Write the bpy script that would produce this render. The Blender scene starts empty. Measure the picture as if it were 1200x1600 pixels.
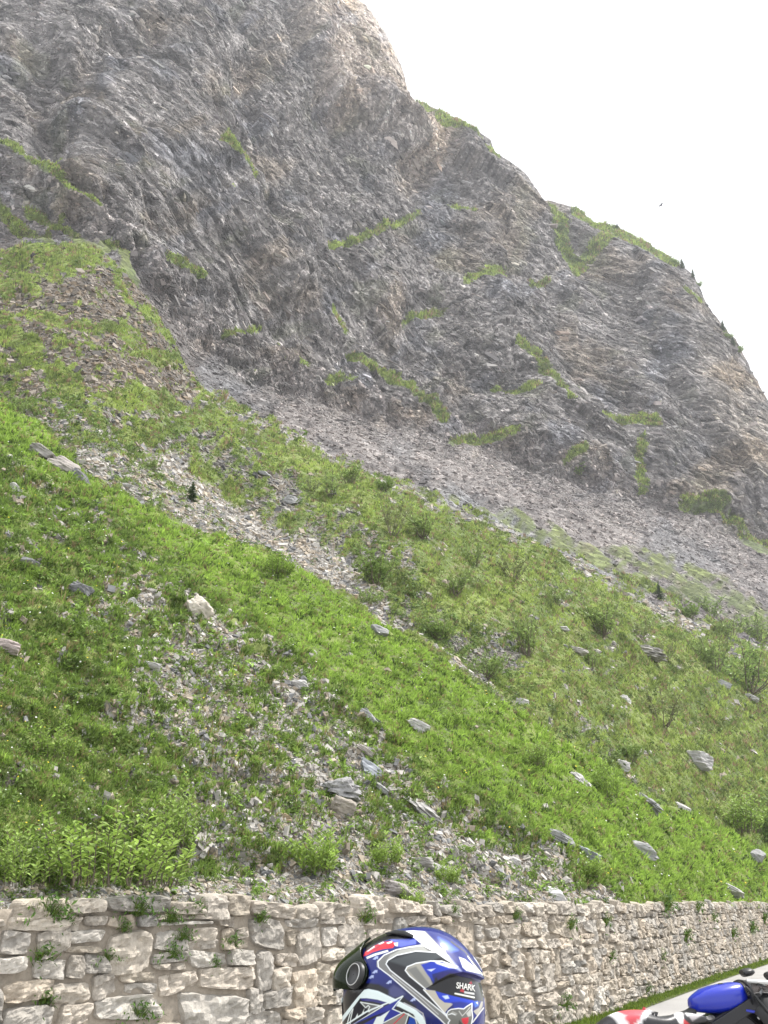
import bpy, bmesh, math, random
import numpy as np
from mathutils import Vector, Matrix
random.seed(7)
rng = np.random.default_rng(11)
S = bpy.context.scene
COL = S.collection
R = math.radians
# ------------------------------------------------------------------ camera
F = 1618.0; PITCH = R(21.0); CAMZ = 1.6
CP, SP = math.cos(PITCH), math.sin(PITCH)
cam = bpy.data.cameras.new('camera'); co = bpy.data.objects.new('camera', cam); COL.objects.link(co)
co.location = (0, 0, CAMZ); co.rotation_euler = (R(90) + PITCH, 0, 0)
cam.sensor_fit = 'VERTICAL'; cam.sensor_height = 24.0; cam.lens = 24.0 * F / 1600.0
cam.clip_start = 0.05; cam.clip_end = 6000
S.camera = co

def pdir(px, py):
    a = (np.asarray(px, float) - 600) / F; b = (800 - np.asarray(py, float)) / F
    return a, CP - SP * b, SP + CP * b
def azel(px, py):
    x, y, z = pdir(px, py)
    return np.arctan2(x, y), z / np.hypot(x, y)          # azimuth, tangent of elevation
def proj(P):
    x = P[..., 0]; y = P[..., 1]; z = P[..., 2] - CAMZ
    w = np.maximum(y * CP + z * SP, 1e-3); v = -y * SP + z * CP
    return 600 + F * x / w, 800 - F * v / w
def ray(px, py, depth):
    x, y, z = pdir(px, py)
    return Vector((float(x * depth), float(y * depth), float(CAMZ + z * depth)))
def sstep(a, b, x):
    t = np.clip((x - a) / (b - a), 0, 1); return t * t * (3 - 2 * t)
def lerp(a, b, t): return a + (b - a) * t

# ------------------------------------------------------------------ noise (numpy gradient noise)
def _h(ix, iy, iz, s):
    n = (ix.astype(np.uint32) * np.uint32(374761393) + iy.astype(np.uint32) * np.uint32(668265263)
         + iz.astype(np.uint32) * np.uint32(2147483647) + np.uint32((s * 974711 + 13) & 0xffffffff))
    n = (n ^ (n >> np.uint32(13))) * np.uint32(1274126177)
    n ^= n >> np.uint32(16); n = n * np.uint32(2246822519); n ^= n >> np.uint32(13)
    return n
def noise3(x, y, z, s=0):
    x = np.asarray(x, np.float32); y = np.asarray(y, np.float32); z = np.asarray(z, np.float32)
    x, y, z = np.broadcast_arrays(x, y, z)
    xf = np.floor(x); yf = np.floor(y); zf = np.floor(z)
    ix = xf.astype(np.int32); iy = yf.astype(np.int32); iz = zf.astype(np.int32)
    fx = x - xf; fy = y - yf; fz = z - zf
    u = fx * fx * fx * (fx * (fx * 6 - 15) + 10); v = fy * fy * fy * (fy * (fy * 6 - 15) + 10); w = fz * fz * fz * (fz * (fz * 6 - 15) + 10)
    def g(dx, dy, dz):
        h = _h(ix + dx, iy + dy, iz + dz, s)
        gx = ((h & np.uint32(1023)).astype(np.float32) / 511.5 - 1); gy = (((h >> np.uint32(10)) & np.uint32(1023)).astype(np.float32) / 511.5 - 1)
        gz = (((h >> np.uint32(20)) & np.uint32(1023)).astype(np.float32) / 511.5 - 1)
        return gx * (fx - dx) + gy * (fy - dy) + gz * (fz - dz)
    x0 = lerp(lerp(g(0, 0, 0), g(1, 0, 0), u), lerp(g(0, 1, 0), g(1, 1, 0), u), v)
    x1 = lerp(lerp(g(0, 0, 1), g(1, 0, 1), u), lerp(g(0, 1, 1), g(1, 1, 1), u), v)
    return lerp(x0, x1, w) * 1.1
def noise2(x, y, s=0):
    x = np.asarray(x, np.float32); y = np.asarray(y, np.float32); x, y = np.broadcast_arrays(x, y)
    xf = np.floor(x); yf = np.floor(y); ix = xf.astype(np.int32); iy = yf.astype(np.int32); fx = x - xf; fy = y - yf
    u = fx * fx * fx * (fx * (fx * 6 - 15) + 10); v = fy * fy * fy * (fy * (fy * 6 - 15) + 10); z0 = np.zeros_like(ix)
    def g(dx, dy):
        h = _h(ix + dx, iy + dy, z0, s)
        return ((h & np.uint32(1023)).astype(np.float32) / 511.5 - 1) * (fx - dx) + (((h >> np.uint32(10)) & np.uint32(1023)).astype(np.float32) / 511.5 - 1) * (fy - dy)
    return lerp(lerp(g(0, 0), g(1, 0), u), lerp(g(0, 1), g(1, 1), u), v) * 1.3
def fbm2(x, y, o=4, s=0, gain=.5):
    t = 0; a = 1
    for i in range(o): t = t + a * noise2(x * 2.03 ** i + i * 17.3, y * 2.03 ** i - i * 9.1, s + i); a *= gain
    return t
def fbm3(x, y, z, o=4, s=0, gain=.5, ridged=False):
    t = 0; a = 1
    for i in range(o):
        k = 2.03 ** i; n = noise3(x * k + i * 13.7, y * k - i * 7.7, z * k + i * 3.1, s + i)
        t = t + a * ((0.35 - np.abs(n)) * 1.6 if ridged else n); a *= gain
    return t
# ------------------------------------------------------------------ outlines measured on the photograph
def sd_poly(x, y, poly):
    d = np.full(x.shape, 1e9, np.float32); ins = np.zeros(x.shape, bool); n = len(poly)
    for i in range(n):
        ax, ay = poly[i]; bx, by = poly[(i + 1) % n]
        ex, ey = bx - ax, by - ay; wx, wy = x - ax, y - ay
        t = np.clip((wx * ex + wy * ey) / (ex * ex + ey * ey + 1e-9), 0, 1)
        d = np.minimum(d, (wx - ex * t) ** 2 + (wy - ey * t) ** 2)
        c = (ay > y) != (by > y)
        if ey != 0: ins ^= c & (x < ex * (y - ay) / ey + ax)
    d = np.sqrt(d); return np.where(ins, -d, d)
def d_line(x, y, pts):
    d = np.full(x.shape, 1e9, np.float32); sg = np.zeros(x.shape, np.float32)
    for (ax, ay), (bx, by) in zip(pts[:-1], pts[1:]):
        ex, ey = bx - ax, by - ay; wx, wy = x - ax, y - ay
        t = np.clip((wx * ex + wy * ey) / (ex * ex + ey * ey + 1e-9), 0, 1)
        q = (wx - ex * t) ** 2 + (wy - ey * t) ** 2; m = q < d
        d = np.where(m, q, d); sg = np.where(m, np.sign(ex * wy - ey * wx), sg)
    return np.sqrt(d), sg                                # sg > 0: below a line drawn left to right
def pm(x, y, poly, soft): return sstep(soft, -soft, sd_poly(x, y, poly))
def lm(x, y, pts, w): return sstep(w, w * .35, d_line(x, y, pts)[0])

# ------------------------------------------------------------------ mesh and object helpers
def link(name, me, mat=None, parent=None):
    o = bpy.data.objects.new(name, me); COL.objects.link(o)
    if mat is not None:
        for m in (mat if isinstance(mat, (list, tuple)) else [mat]): me.materials.append(m)
    if parent is not None: o.parent = parent
    return o
def tag(o, label=None, cat=None, group=None, kind=None):
    if label: o['label'] = label
    if cat: o['category'] = cat; o['kind'] = 'thing'
    if group: o['group'] = group
    if kind: o['kind'] = kind
    return o
def empty(name, loc=(0, 0, 0), rot=(0, 0, 0), label=None, cat=None, group=None):
    o = bpy.data.objects.new(name, None); COL.objects.link(o); o.location = loc; o.rotation_euler = rot; o.empty_display_size = .1
    return tag(o, label, cat, group)
def np_mesh(name, V, Fc, col=None, smooth=False):
    """V (n,3); Fc (m,k) with one k"""
    V = np.ascontiguousarray(V, np.float32); Fc = np.ascontiguousarray(Fc, np.int32)
    me = bpy.data.meshes.new(name); m, k = Fc.shape
    me.vertices.add(len(V)); me.vertices.foreach_set('co', V.ravel())
    me.loops.add(m * k); me.loops.foreach_set('vertex_index', Fc.ravel())
    me.polygons.add(m); me.polygons.foreach_set('loop_start', np.arange(0, m * k, k, dtype=np.int32))
    me.polygons.foreach_set('use_smooth', np.full(m, smooth, bool))
    me.update(calc_edges=True)
    if col is not None:
        c = np.ones((len(V), 4), np.float32); c[:, :3] = col
        a = me.attributes.new('Col', 'FLOAT_COLOR', 'POINT'); a.data.foreach_set('color', c.ravel())
    return me
def grid_faces(nr, nc, wrap=False):
    i = np.arange(nr - 1)[:, None]; j = np.arange(nc if wrap else nc - 1)[None, :]; j2 = (j + 1) % nc
    return np.stack([i * nc + j, i * nc + j2, (i + 1) * nc + j2, (i + 1) * nc + j], -1).reshape(-1, 4)
def scatter(tv, tf, pos, mats, col=None):
    """copies of template tv (K,3), tf (T,k) at pos (N,3) by 3x3 mats (N,3,3)"""
    K = len(tv); N = len(pos)
    V = np.einsum('nij,kj->nki', mats, tv) + pos[:, None, :]
    Fc = (tf[None] + (np.arange(N) * K)[:, None, None]).reshape(-1, tf.shape[1])
    c = None if col is None else np.repeat(col, K, 0)
    return V.reshape(-1, 3), Fc, c
def bm_obj(name, bm, mat, parent=None, smooth=True):
    me = bpy.data.meshes.new(name); bm.to_mesh(me); bm.free()
    if smooth: me.polygons.foreach_set('use_smooth', [True] * len(me.polygons))
    return link(name, me, mat, parent)
def tube_vf(pts, rad, seg=6, v0=0):
    pts = np.asarray(pts, float); n = len(pts); rad = np.broadcast_to(np.asarray(rad, float), (n,))
    T = np.gradient(pts, axis=0); T /= np.linalg.norm(T, axis=1)[:, None] + 1e-9
    ref = np.array([0, 0, 1.0]) if abs(T[0, 2]) < .9 else np.array([1.0, 0, 0])
    A = np.cross(T, ref); A /= np.linalg.norm(A, axis=1)[:, None] + 1e-9; B = np.cross(T, A)
    th = np.linspace(0, 2 * np.pi, seg, endpoint=False)
    V = pts[:, None] + rad[:, None, None] * (np.cos(th)[None, :, None] * A[:, None] + np.sin(th)[None, :, None] * B[:, None])
    return V.reshape(-1, 3), grid_faces(n, seg, True) + v0
class MB:
    """collects tubes, lofts and boxes into ONE quad mesh"""
    def __init__(s): s.V = []; s.F = []; s.n = 0
    def add(s, V, Fc): s.V.append(np.asarray(V, float)); s.F.append(np.asarray(Fc) + s.n); s.n += len(V); return s
    def tube(s, pts, rad, seg=8, caps=True):
        V, Fc = tube_vf(pts, rad, seg); s.add(V, Fc)
        if caps:
            for k, ring in ((0, np.arange(seg)), (1, np.arange(seg) + (len(pts) - 1) * seg)):
                c = V[ring].mean(0); R0 = V[ring]
                Vc = np.vstack([R0, c + (R0 - c) * .02]); Fq = [[i, (i + 1) % seg, seg + (i + 1) % seg, seg + i] for i in range(seg)]
                s.add(Vc, Fq)
        return s
    def loft(s, rings, wrap=True, caps=True):
        rings = np.asarray(rings, float); n, k, _ = rings.shape
        s.add(rings.reshape(-1, 3), grid_faces(n, k, wrap))
        if caps and wrap:
            for r in (rings[0], rings[-1]):
                c = r.mean(0); s.add(np.vstack([r, c + (r - c) * .02]), [[i, (i + 1) % k, k + (i + 1) % k, k + i] for i in range(k)])
        return s
    def box(s, c, d, rot=None):
        x, y, z = [q / 2 for q in d]
        V = np.array([[-x, -y, -z], [x, -y, -z], [x, y, -z], [-x, y, -z], [-x, -y, z], [x, -y, z], [x, y, z], [-x, y, z]])
        if rot is not None: V = V @ np.array(rot).T
        return s.add(V + np.array(c), [[0, 3, 2, 1], [4, 5, 6, 7], [0, 1, 5, 4], [1, 2, 6, 5], [2, 3, 7, 6], [3, 0, 4, 7]])
    def obj(s, name, mat, parent=None, smooth=True, bevel=0):
        me = np_mesh(name, np.vstack(s.V), np.vstack(s.F), smooth=smooth); o = link(name, me, mat, parent)
        if bevel:
            b = o.modifiers.new('bevel', 'BEVEL'); b.width = bevel; b.segments = 2
        return o
# ------------------------------------------------------------------ materials
def new_mat(name):
    m = bpy.data.materials.new(name); m.use_nodes = True; nt = m.node_tree
    return m, nt, nt.nodes['Principled BSDF']
def nd(nt, t, **kw):
    n = nt.nodes.new(t)
    for k, v in kw.items():
        if k in ('ins',):
            for a, b in v.items(): n.inputs[a].default_value = b
        else: setattr(n, k, v)
    return n
def math_n(nt, op, a, b=None, c=None):
    n = nd(nt, 'ShaderNodeMath', operation=op)
    for i, v in enumerate((a, b, c)):
        if v is None: continue
        if isinstance(v, (int, float)): n.inputs[i].default_value = v
        else: nt.links.new(v, n.inputs[i])
    return n.outputs[0]
def simple(name, col, rough=.5, metal=0, coat=0, spec=.5, coatr=.05, bump=0, bscale=60, vary=0):
    m, nt, p = new_mat(name)
    p.inputs['Base Color'].default_value = (*col, 1); p.inputs['Roughness'].default_value = rough; p.inputs['Metallic'].default_value = metal
    p.inputs['Coat Weight'].default_value = coat; p.inputs['Coat Roughness'].default_value = coatr; p.inputs['Specular IOR Level'].default_value = spec
    if bump or vary:
        tc = nd(nt, 'ShaderNodeTexCoord'); nz = nd(nt, 'ShaderNodeTexNoise', ins={'Scale': bscale, 'Detail': 5.0}); nt.links.new(tc.outputs['Object'], nz.inputs['Vector'])
        if bump:
            b = nd(nt, 'ShaderNodeBump', ins={'Strength': bump, 'Distance': .01}); nt.links.new(nz.outputs[0], b.inputs['Height']); nt.links.new(b.outputs[0], p.inputs['Normal'])
        if vary:
            mx = nd(nt, 'ShaderNodeMix', data_type='RGBA'); mx.inputs[6].default_value = (*[c * (1 - vary) for c in col], 1); mx.inputs[7].default_value = (*[min(1, c * (1 + vary)) for c in col], 1)
            nt.links.new(nz.outputs[0], mx.inputs[0]); nt.links.new(mx.outputs[2], p.inputs['Base Color'])
    return m
def attr_mat(name, rough=.9, spec=.25, vs=None, vamp=.35, bump=0, bdist=.02, frame=None, transl=0, vor=0, rest=False):
    """base colour from the mesh's own colour attribute, broken up by noise fixed to the place (frame: three axes with scales)"""
    m, nt, p = new_mat(name)
    at = nd(nt, 'ShaderNodeAttribute', attribute_name='Col'); col = at.outputs['Color']
    p.inputs['Roughness'].default_value = rough; p.inputs['Specular IOR Level'].default_value = spec
    if vs:
        g = nd(nt, 'ShaderNodeNewGeometry'); vec = g.outputs['Position']
        if rest: ra = nd(nt, 'ShaderNodeAttribute', attribute_name='Rest'); vec = ra.outputs['Vector']
        if frame:
            cb = nd(nt, 'ShaderNodeCombineXYZ')
            for i, (ax, sc) in enumerate(frame):
                d = nd(nt, 'ShaderNodeVectorMath', operation='DOT_PRODUCT'); nt.links.new(vec, d.inputs[0]); d.inputs[1].default_value = [c * sc for c in ax]
                nt.links.new(d.outputs['Value'], cb.inputs[i])
            vec = cb.outputs[0]
        n1 = nd(nt, 'ShaderNodeTexNoise', ins={'Scale': vs, 'Detail': 9.0, 'Roughness': .68}); nt.links.new(vec, n1.inputs['Vector'])
        f = math_n(nt, 'MULTIPLY_ADD', n1.outputs[0], vamp * 4, 1 - vamp * 2)
        if vor:                                           # broken flakes, each a tone of its own
            vo = nd(nt, 'ShaderNodeTexVoronoi', ins={'Scale': vor, 'Randomness': 1.0}); nt.links.new(vec, vo.inputs['Vector']); sp_ = nd(nt, 'ShaderNodeSeparateColor'); nt.links.new(vo.outputs['Color'], sp_.inputs[0])
            rp = nd(nt, 'ShaderNodeValToRGB'); el = rp.color_ramp.elements; el[0].position = 0; el[0].color = (.30, .30, .30, 1); el[1].position = 1; el[1].color = (1, 1, 1, 1)
            for ps, vl_ in ((.2, .42), (.75, .55), (.9, .80)): e_ = el.new(ps); e_.color = (vl_, vl_, vl_, 1)
            nt.links.new(sp_.outputs[0], rp.inputs[0]); f = math_n(nt, 'MULTIPLY', f, math_n(nt, 'MULTIPLY', rp.outputs[0], 1.9))
        f = math_n(nt, 'MAXIMUM', f, .3)
        mx = nd(nt, 'ShaderNodeVectorMath', operation='SCALE'); nt.links.new(col, mx.inputs[0]); nt.links.new(f, mx.inputs['Scale']); col = mx.outputs[0]
        if bump:
            b = nd(nt, 'ShaderNodeBump', ins={'Strength': bump, 'Distance': bdist}); nt.links.new(n1.outputs[0], b.inputs['Height']); nt.links.new(b.outputs[0], p.inputs['Normal'])
    nt.links.new(col, p.inputs['Base Color'])
    if transl:
        t = nd(nt, 'ShaderNodeBsdfTranslucent'); nt.links.new(col, t.inputs['Color'])
        mix = nd(nt, 'ShaderNodeMixShader'); mix.inputs[0].default_value = transl
        nt.links.new(p.outputs[0], mix.inputs[1]); nt.links.new(t.outputs[0], mix.inputs[2]); nt.links.new(mix.outputs[0], nt.nodes['Material Output'].inputs['Surface'])
    return m
# ------------------------------------------------------------------ light: high hazy sun from the right, bright white overcast veil
SUN_EL, SUN_AZ = R(60), R(68)          # azimuth from +Y towards +X
w = bpy.data.worlds.new('World'); S.world = w; w.use_nodes = True; nt = w.node_tree
bg = nt.nodes['Background']
sky = nd(nt, 'ShaderNodeTexSky', sky_type='NISHITA', sun_disc=False, sun_elevation=SUN_EL, sun_rotation=SUN_AZ, altitude=1800)
tc = nd(nt, 'ShaderNodeTexCoord'); cn = nd(nt, 'ShaderNodeTexNoise', ins={'Scale': 2.2, 'Detail': 6.0}); nt.links.new(tc.outputs['Generated'], cn.inputs['Vector'])
cr = nd(nt, 'ShaderNodeMapRange', ins={'From Min': .3, 'From Max': .7, 'To Min': .80, 'To Max': 1.0}); nt.links.new(cn.outputs[0], cr.inputs['Value'])
mx = nd(nt, 'ShaderNodeMix', data_type='RGBA'); mx.inputs[7].default_value = (7.9, 8.0, 8.1, 1)
nt.links.new(cr.outputs[0], mx.inputs[0]); nt.links.new(sky.outputs[0], mx.inputs[6]); nt.links.new(mx.outputs[2], bg.inputs['Color']); bg.inputs['Strength'].default_value = .1
sl = bpy.data.lights.new('sun', 'SUN'); sl.energy = 3.3; sl.angle = R(4); sl.color = (1, .96, .9)
so = bpy.data.objects.new('sun', sl); COL.objects.link(so)
sd = Vector((math.cos(SUN_EL) * math.sin(SUN_AZ), math.cos(SUN_EL) * math.cos(SUN_AZ), math.sin(SUN_EL)))
so.rotation_euler = (-sd).to_track_quat('-Z', 'Y').to_euler(); so.location = sd * 60
S.view_settings.view_transform = 'Standard'; S.view_settings.look = 'None'; S.view_settings.exposure = 1.2; S.view_settings.gamma = 1

def haze(d):
    m = bpy.data.materials.new('haze_air'); m.use_nodes = True; t = m.node_tree; t.nodes.remove(t.nodes['Principled BSDF'])
    v = nd(t, 'ShaderNodeVolumePrincipled', ins={'Color': (.93, .95, 1, 1), 'Density': d}); t.links.new(v.outputs[0], t.nodes['Material Output'].inputs['Volume'])
    b = bmesh.new(); bmesh.ops.create_cube(b, size=1); me = bpy.data.meshes.new('haze'); b.to_mesh(me); b.free(); o = bpy.data.objects.new('haze', me); COL.objects.link(o); me.materials.append(m)
    o.location = (100, 440, 240); o.scale = (1500, 1000, 520); o['kind'] = 'stuff'; o['label'] = 'thin bright summer haze in the valley air'
haze(.00028)
# ================================================================== plan of the retaining wall
WP = np.array([(-14, -1.8), (-8.6, 3.6), (-3.3, 9.1), (-.3, 12.3), (2.86, 17.2), (4.73, 21.1), (7.85, 27.6), (13.0, 38.0), (19.5, 50), (30, 66), (50, 86)], float)
def catmull(P, n=40):
    out = []
    for i in range(len(P) - 1):
        p0 = P[max(i - 1, 0)]; p1 = P[i]; p2 = P[i + 1]; p3 = P[min(i + 2, len(P) - 1)]
        for t in np.linspace(0, 1, n, endpoint=False):
            out.append(.5 * (2 * p1 + (p2 - p0) * t + (2 * p0 - 5 * p1 + 4 * p2 - p3) * t * t + (3 * p1 - p0 - 3 * p2 + p3) * t ** 3))
    return np.array(out + [P[-1]])
WC = catmull(WP); WL = np.r_[0, np.cumsum(np.linalg.norm(np.diff(WC, axis=0), axis=1))]
WT = np.gradient(WC, axis=0); WT /= np.linalg.norm(WT, axis=1)[:, None]; WN = np.stack([WT[:, 1], -WT[:, 0]], 1)   # towards the road
def wall_at(l, off=0.0):
    x = np.interp(l, WL, WC[:, 0]); y = np.interp(l, WL, WC[:, 1]); nx = np.interp(l, WL, WN[:, 0]); ny = np.interp(l, WL, WN[:, 1])
    return x + nx * off, y + ny * off, nx, ny
WAZ = np.arctan2(WC[:, 0], WC[:, 1]); WR = np.hypot(WC[:, 0], WC[:, 1])
WTOP = 1.70
def wall_top(l): return WTOP + .10 * sstep(25, 45, l) + .03 * noise2(np.asarray(l) * .5, np.zeros_like(np.asarray(l, float)), 3)

# ================================================================== terrain: one sheet in polar coordinates round the road
NC = 1000
AZ = np.linspace(R(-31.5), R(31), NC)
def ctl(pts):                                            # points (px, py, distance) -> tangent of elevation and distance per azimuth
    p = np.array(pts, float); a, t = azel(p[:, 0], p[:, 1]); o = np.argsort(a, kind='stable')
    return np.interp(AZ, a[o], t[o]), np.interp(AZ, a[o], p[o, 2])
r_w = np.interp(AZ, WAZ[20:], WR[20:])
L0 = ((1.56 - CAMZ) / (r_w + .12), r_w + .12)
L0b = ((1.74 - CAMZ) / (r_w + .5), r_w + .5)
L1 = ctl([(-300, 440, 46), (-120, 555, 46), (0, 628, 41), (60, 668, 37), (140, 745, 33), (220, 792, 32), (300, 832, 31), (380, 862, 32), (470, 893, 32), (580, 962, 30),
          (700, 1042, 27.5), (800, 1112, 27.5), (900, 1168, 29.5), (1000, 1236, 34), (1100, 1285, 42), (1200, 1330, 53), (1330, 1372, 72), (1500, 1400, 105)])
L1b = (L1[0] - .007, L1[1] * 1.12 + 1)
L3 = ctl([(-300, 330, 124), (-100, 372, 118), (0, 388, 112), (60, 384, 108), (130, 384, 105), (185, 418, 102), (240, 478, 98), (285, 562, 96), (335, 615, 95), (430, 668, 95), (560, 734, 96), (700, 792, 100),
          (830, 852, 110), (1000, 930, 124), (1100, 978, 136), (1200, 1014, 150), (1330, 1060, 170), (1500, 1120, 190)])
L3b = (L3[0] - .004, L3[1] * 1.05 + 1)
L4 = ctl([(-300, 318, 150), (-100, 360, 142), (0, 376, 132), (60, 373, 130), (130, 373, 128), (185, 406, 127), (240, 464, 126), (300, 545, 132), (400, 604, 146), (520, 642, 172), (700, 692, 195), (900, 762, 222), (1050, 802, 242),
          (1200, 856, 262), (1330, 920, 280), (1500, 1020, 300)])
L6 = ctl([(-400, -560, 330), (0, -420, 330), (300, -250, 325), (480, -80, 320), (540, -16, 316), (572, 8, 314), (602, 48, 312), (626, 100, 310), (641, 156, 310), (662, 160, 330), (700, 180, 332), (740, 200, 334), (766, 218, 334), (772, 238, 334), (800, 254, 334), (822, 272, 334),
          (850, 312, 332), (900, 324, 334), (930, 348, 334), (965, 354, 336), (1010, 380, 336), (1052, 404, 336), (1085, 432, 334), (1106, 478, 332), (1128, 508, 330), (1152, 534, 328), (1180, 590, 326), (1200, 625, 326), (1260, 724, 322), (1350, 850, 320), (1500, 985, 325)])
L4 = (np.minimum(L4[0], L6[0] - .02), L4[1]); L6 = (L6[0], np.maximum(L6[1], L4[1] + 30))
L7 = (L6[0] - .10, L6[1] + 50)
L8 = (np.full(NC, -.01), L6[1] + 420)
segs = [(L0, L0b, 6), (L0b, L1, 330), (L1, L1b, 8), (L1b, L3, 300), (L3, L3b, 6), (L3b, L4, 110), (L4, L6, 560), (L6, L7, 14), (L7, L8, 6)]
rows_t, rows_r, SEGROW = [], [], [0]
for k, (A, B, n) in enumerate(segs):
    t = np.linspace(0, 1, n, endpoint=False)[:, None]
    za, zb = A[0] * A[1], B[0] * B[1]; m = (zb - za) / (B[1] - A[1]); T = lerp(A[0][None], B[0][None], t)
    den = T - m[None]; rr = np.where(np.abs(den) > 1e-4, (za - m * A[1])[None] / np.where(np.abs(den) > 1e-4, den, 1), 0)
    lin = lerp(A[1][None], B[1][None], t)
    ok = (np.abs(B[0] - A[0]) > .012)[None] & (rr > np.minimum(A[1], B[1])[None] - .1) & (rr < np.maximum(A[1], B[1])[None] + .1)
    if k in (1, 3, 5, 6):                                # rows at equal steps of elevation, profile straight
        # a gently concave profile on the slopes, steeper cliffs above
        rows_t.append(T); rows_r.append(np.where(ok, rr, lin))
    else:
        rows_r.append(lin); rows_t.append(lerp(za[None], zb[None], t) / lin)
    SEGROW.append(SEGROW[-1] + n)
RR = np.vstack(rows_r); ZZ = np.vstack(rows_t) * RR
def gsm(a, n, axis):
    k = np.exp(-np.linspace(-2, 2, 2 * n + 1) ** 2); k /= k.sum()
    p = np.pad(a, [(n, n) if i == axis else (0, 0) for i in range(2)], mode='edge'); out = np.zeros_like(a)
    for i, q in enumerate(k): out += q * (p[i:i + a.shape[0]] if axis == 0 else p[:, i:i + a.shape[1]])
    return out
s4, s6 = SEGROW[6], SEGROW[7]
def part_smooth(a, lo, hi, n, axis):
    b = a.copy(); b[lo:hi] = gsm(a[lo:hi], n, axis); return b
for q in range(1):
    lo, hi = 12, s6 - 12
    RR = part_smooth(RR, lo, hi, 5, 0); ZZ = part_smooth(ZZ, lo, hi, 5, 0)
RR[SEGROW[3]:s6 - 40] = gsm(RR[SEGROW[3]:s6 - 40], 6, 1)
NR = RR.shape[0]
X = RR * np.sin(AZ)[None]; Y = RR * np.cos(AZ)[None]; P0 = np.stack([X, Y, ZZ + CAMZ], -1).astype(np.float64)
PX, PY = proj(P0); PX = PX.astype(np.float32); PY = PY.astype(np.float32)
ROW = np.broadcast_to(np.arange(NR)[:, None], PX.shape)
TT = ((P0[..., 0] + P0[..., 1]) * .7071).astype(np.float32); SS = ((P0[..., 1] - P0[..., 0]) * .7071).astype(np.float32); Z0 = P0[..., 2].astype(np.float32)
def normals(P):
    du = np.gradient(P, axis=1); dv = np.gradient(P, axis=0); n = np.cross(du, dv); n /= np.linalg.norm(n, axis=-1, keepdims=True) + 1e-12
    return n
N0 = normals(np.stack([gsm(gsm(P0[..., i], 8, 0), 8, 1) for i in range(3)], -1))
N0[N0[..., 2] < 0] *= -1
def chunk(f, *arrs):                                      # keeps peak memory low
    return np.concatenate([f(*[a[i:i + 160] for a in arrs]) for i in range(0, NR, 160)], 0)

# ---- what grows where (0 bare .. 1 turf), from outlines measured on the photograph, edges broken by noise
ZONES = dict(
 gravel_patch=[(160, 900), (240, 915), (330, 930), (420, 1010), (500, 1075), (575, 1135), (660, 1215), (780, 1275), (860, 1330), (960, 1408), (700, 1415), (300, 1415), (230, 1390), (330, 1350), (280, 1250), (300, 1160), (160, 1130), (230, 1050), (190, 960)],
 bright_band=[(-40, 600), (60, 660), (140, 745), (230, 790), (330, 840), (480, 890), (600, 965), (710, 1040), (810, 1105), (900, 1165), (1000, 1228), (1200, 1325), (1300, 1420), (1000, 1415), (880, 1320), (780, 1265), (680, 1195), (560, 1110), (470, 1030), (380, 960), (290, 900), (180, 800), (90, 740), (-40, 690)],
 herb_slope=[(-60, 560), (60, 600), (190, 655), (260, 715), (330, 770), (400, 830), (470, 888), (330, 845), (230, 796), (140, 750), (60, 668), (-60, 596)],
 scree_strip=[(185, 648), (208, 660), (330, 750), (425, 808), (510, 852), (575, 898), (625, 950), (690, 1000), (760, 1060), (745, 1062), (660, 1000), (590, 950), (500, 902), (430, 862), (325, 774), (198, 670)],
 bank=[(215, 655), (300, 680), (400, 722), (470, 760), (480, 800), (540, 830), (600, 880), (680, 945), (800, 1015), (820, 1060), (700, 1030), (600, 900), (500, 842), (420, 795), (320, 735)],
 lower_scree=[(590, 900), (660, 940), (790, 1010), (830, 1100), (960, 1170), (1010, 1235), (1080, 1290), (900, 1180), (800, 1110), (700, 1045), (620, 980)],
 scree_fan=[(330, 612), (300, 560), (330, 530), (400, 560), (520, 625), (700, 680), (900, 745), (1060, 790), (1220, 850), (1220, 960), (1150, 930), (1060, 920), (960, 905), (830, 850), (700, 790), (560, 732), (430, 668)],
 scree_pale=[(640, 760), (720, 770), (860, 840), (960, 890), (1040, 925), (1000, 932), (830, 856), (720, 800)],
 fan_green=[(740, 790), (830, 800), (920, 850), (1040, 860), (1120, 900), (1220, 960), (1220, 1040), (1080, 975), (980, 910), (860, 862)],
 knoll_rock=[(70, 455), (160, 440), (215, 455), (240, 500), (270, 580), (250, 615), (160, 600), (60, 560), (80, 520), (200, 520), (190, 495), (60, 500)],
 knoll_rock2=[(250, 620), (330, 630), (380, 660), (330, 672)],
 left_scree=[(0, 480), (40, 520), (100, 570), (230, 600), (300, 650), (240, 660), (190, 650), (110, 620), (0, 600)],
 left_grey=[(0, 600), (60, 590), (130, 640), (160, 700), (120, 720), (60, 650)],
 left_cliffs=[(-60, 230), (40, 290), (110, 340), (170, 392), (60, 388), (-60, 380)],
)
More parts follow.
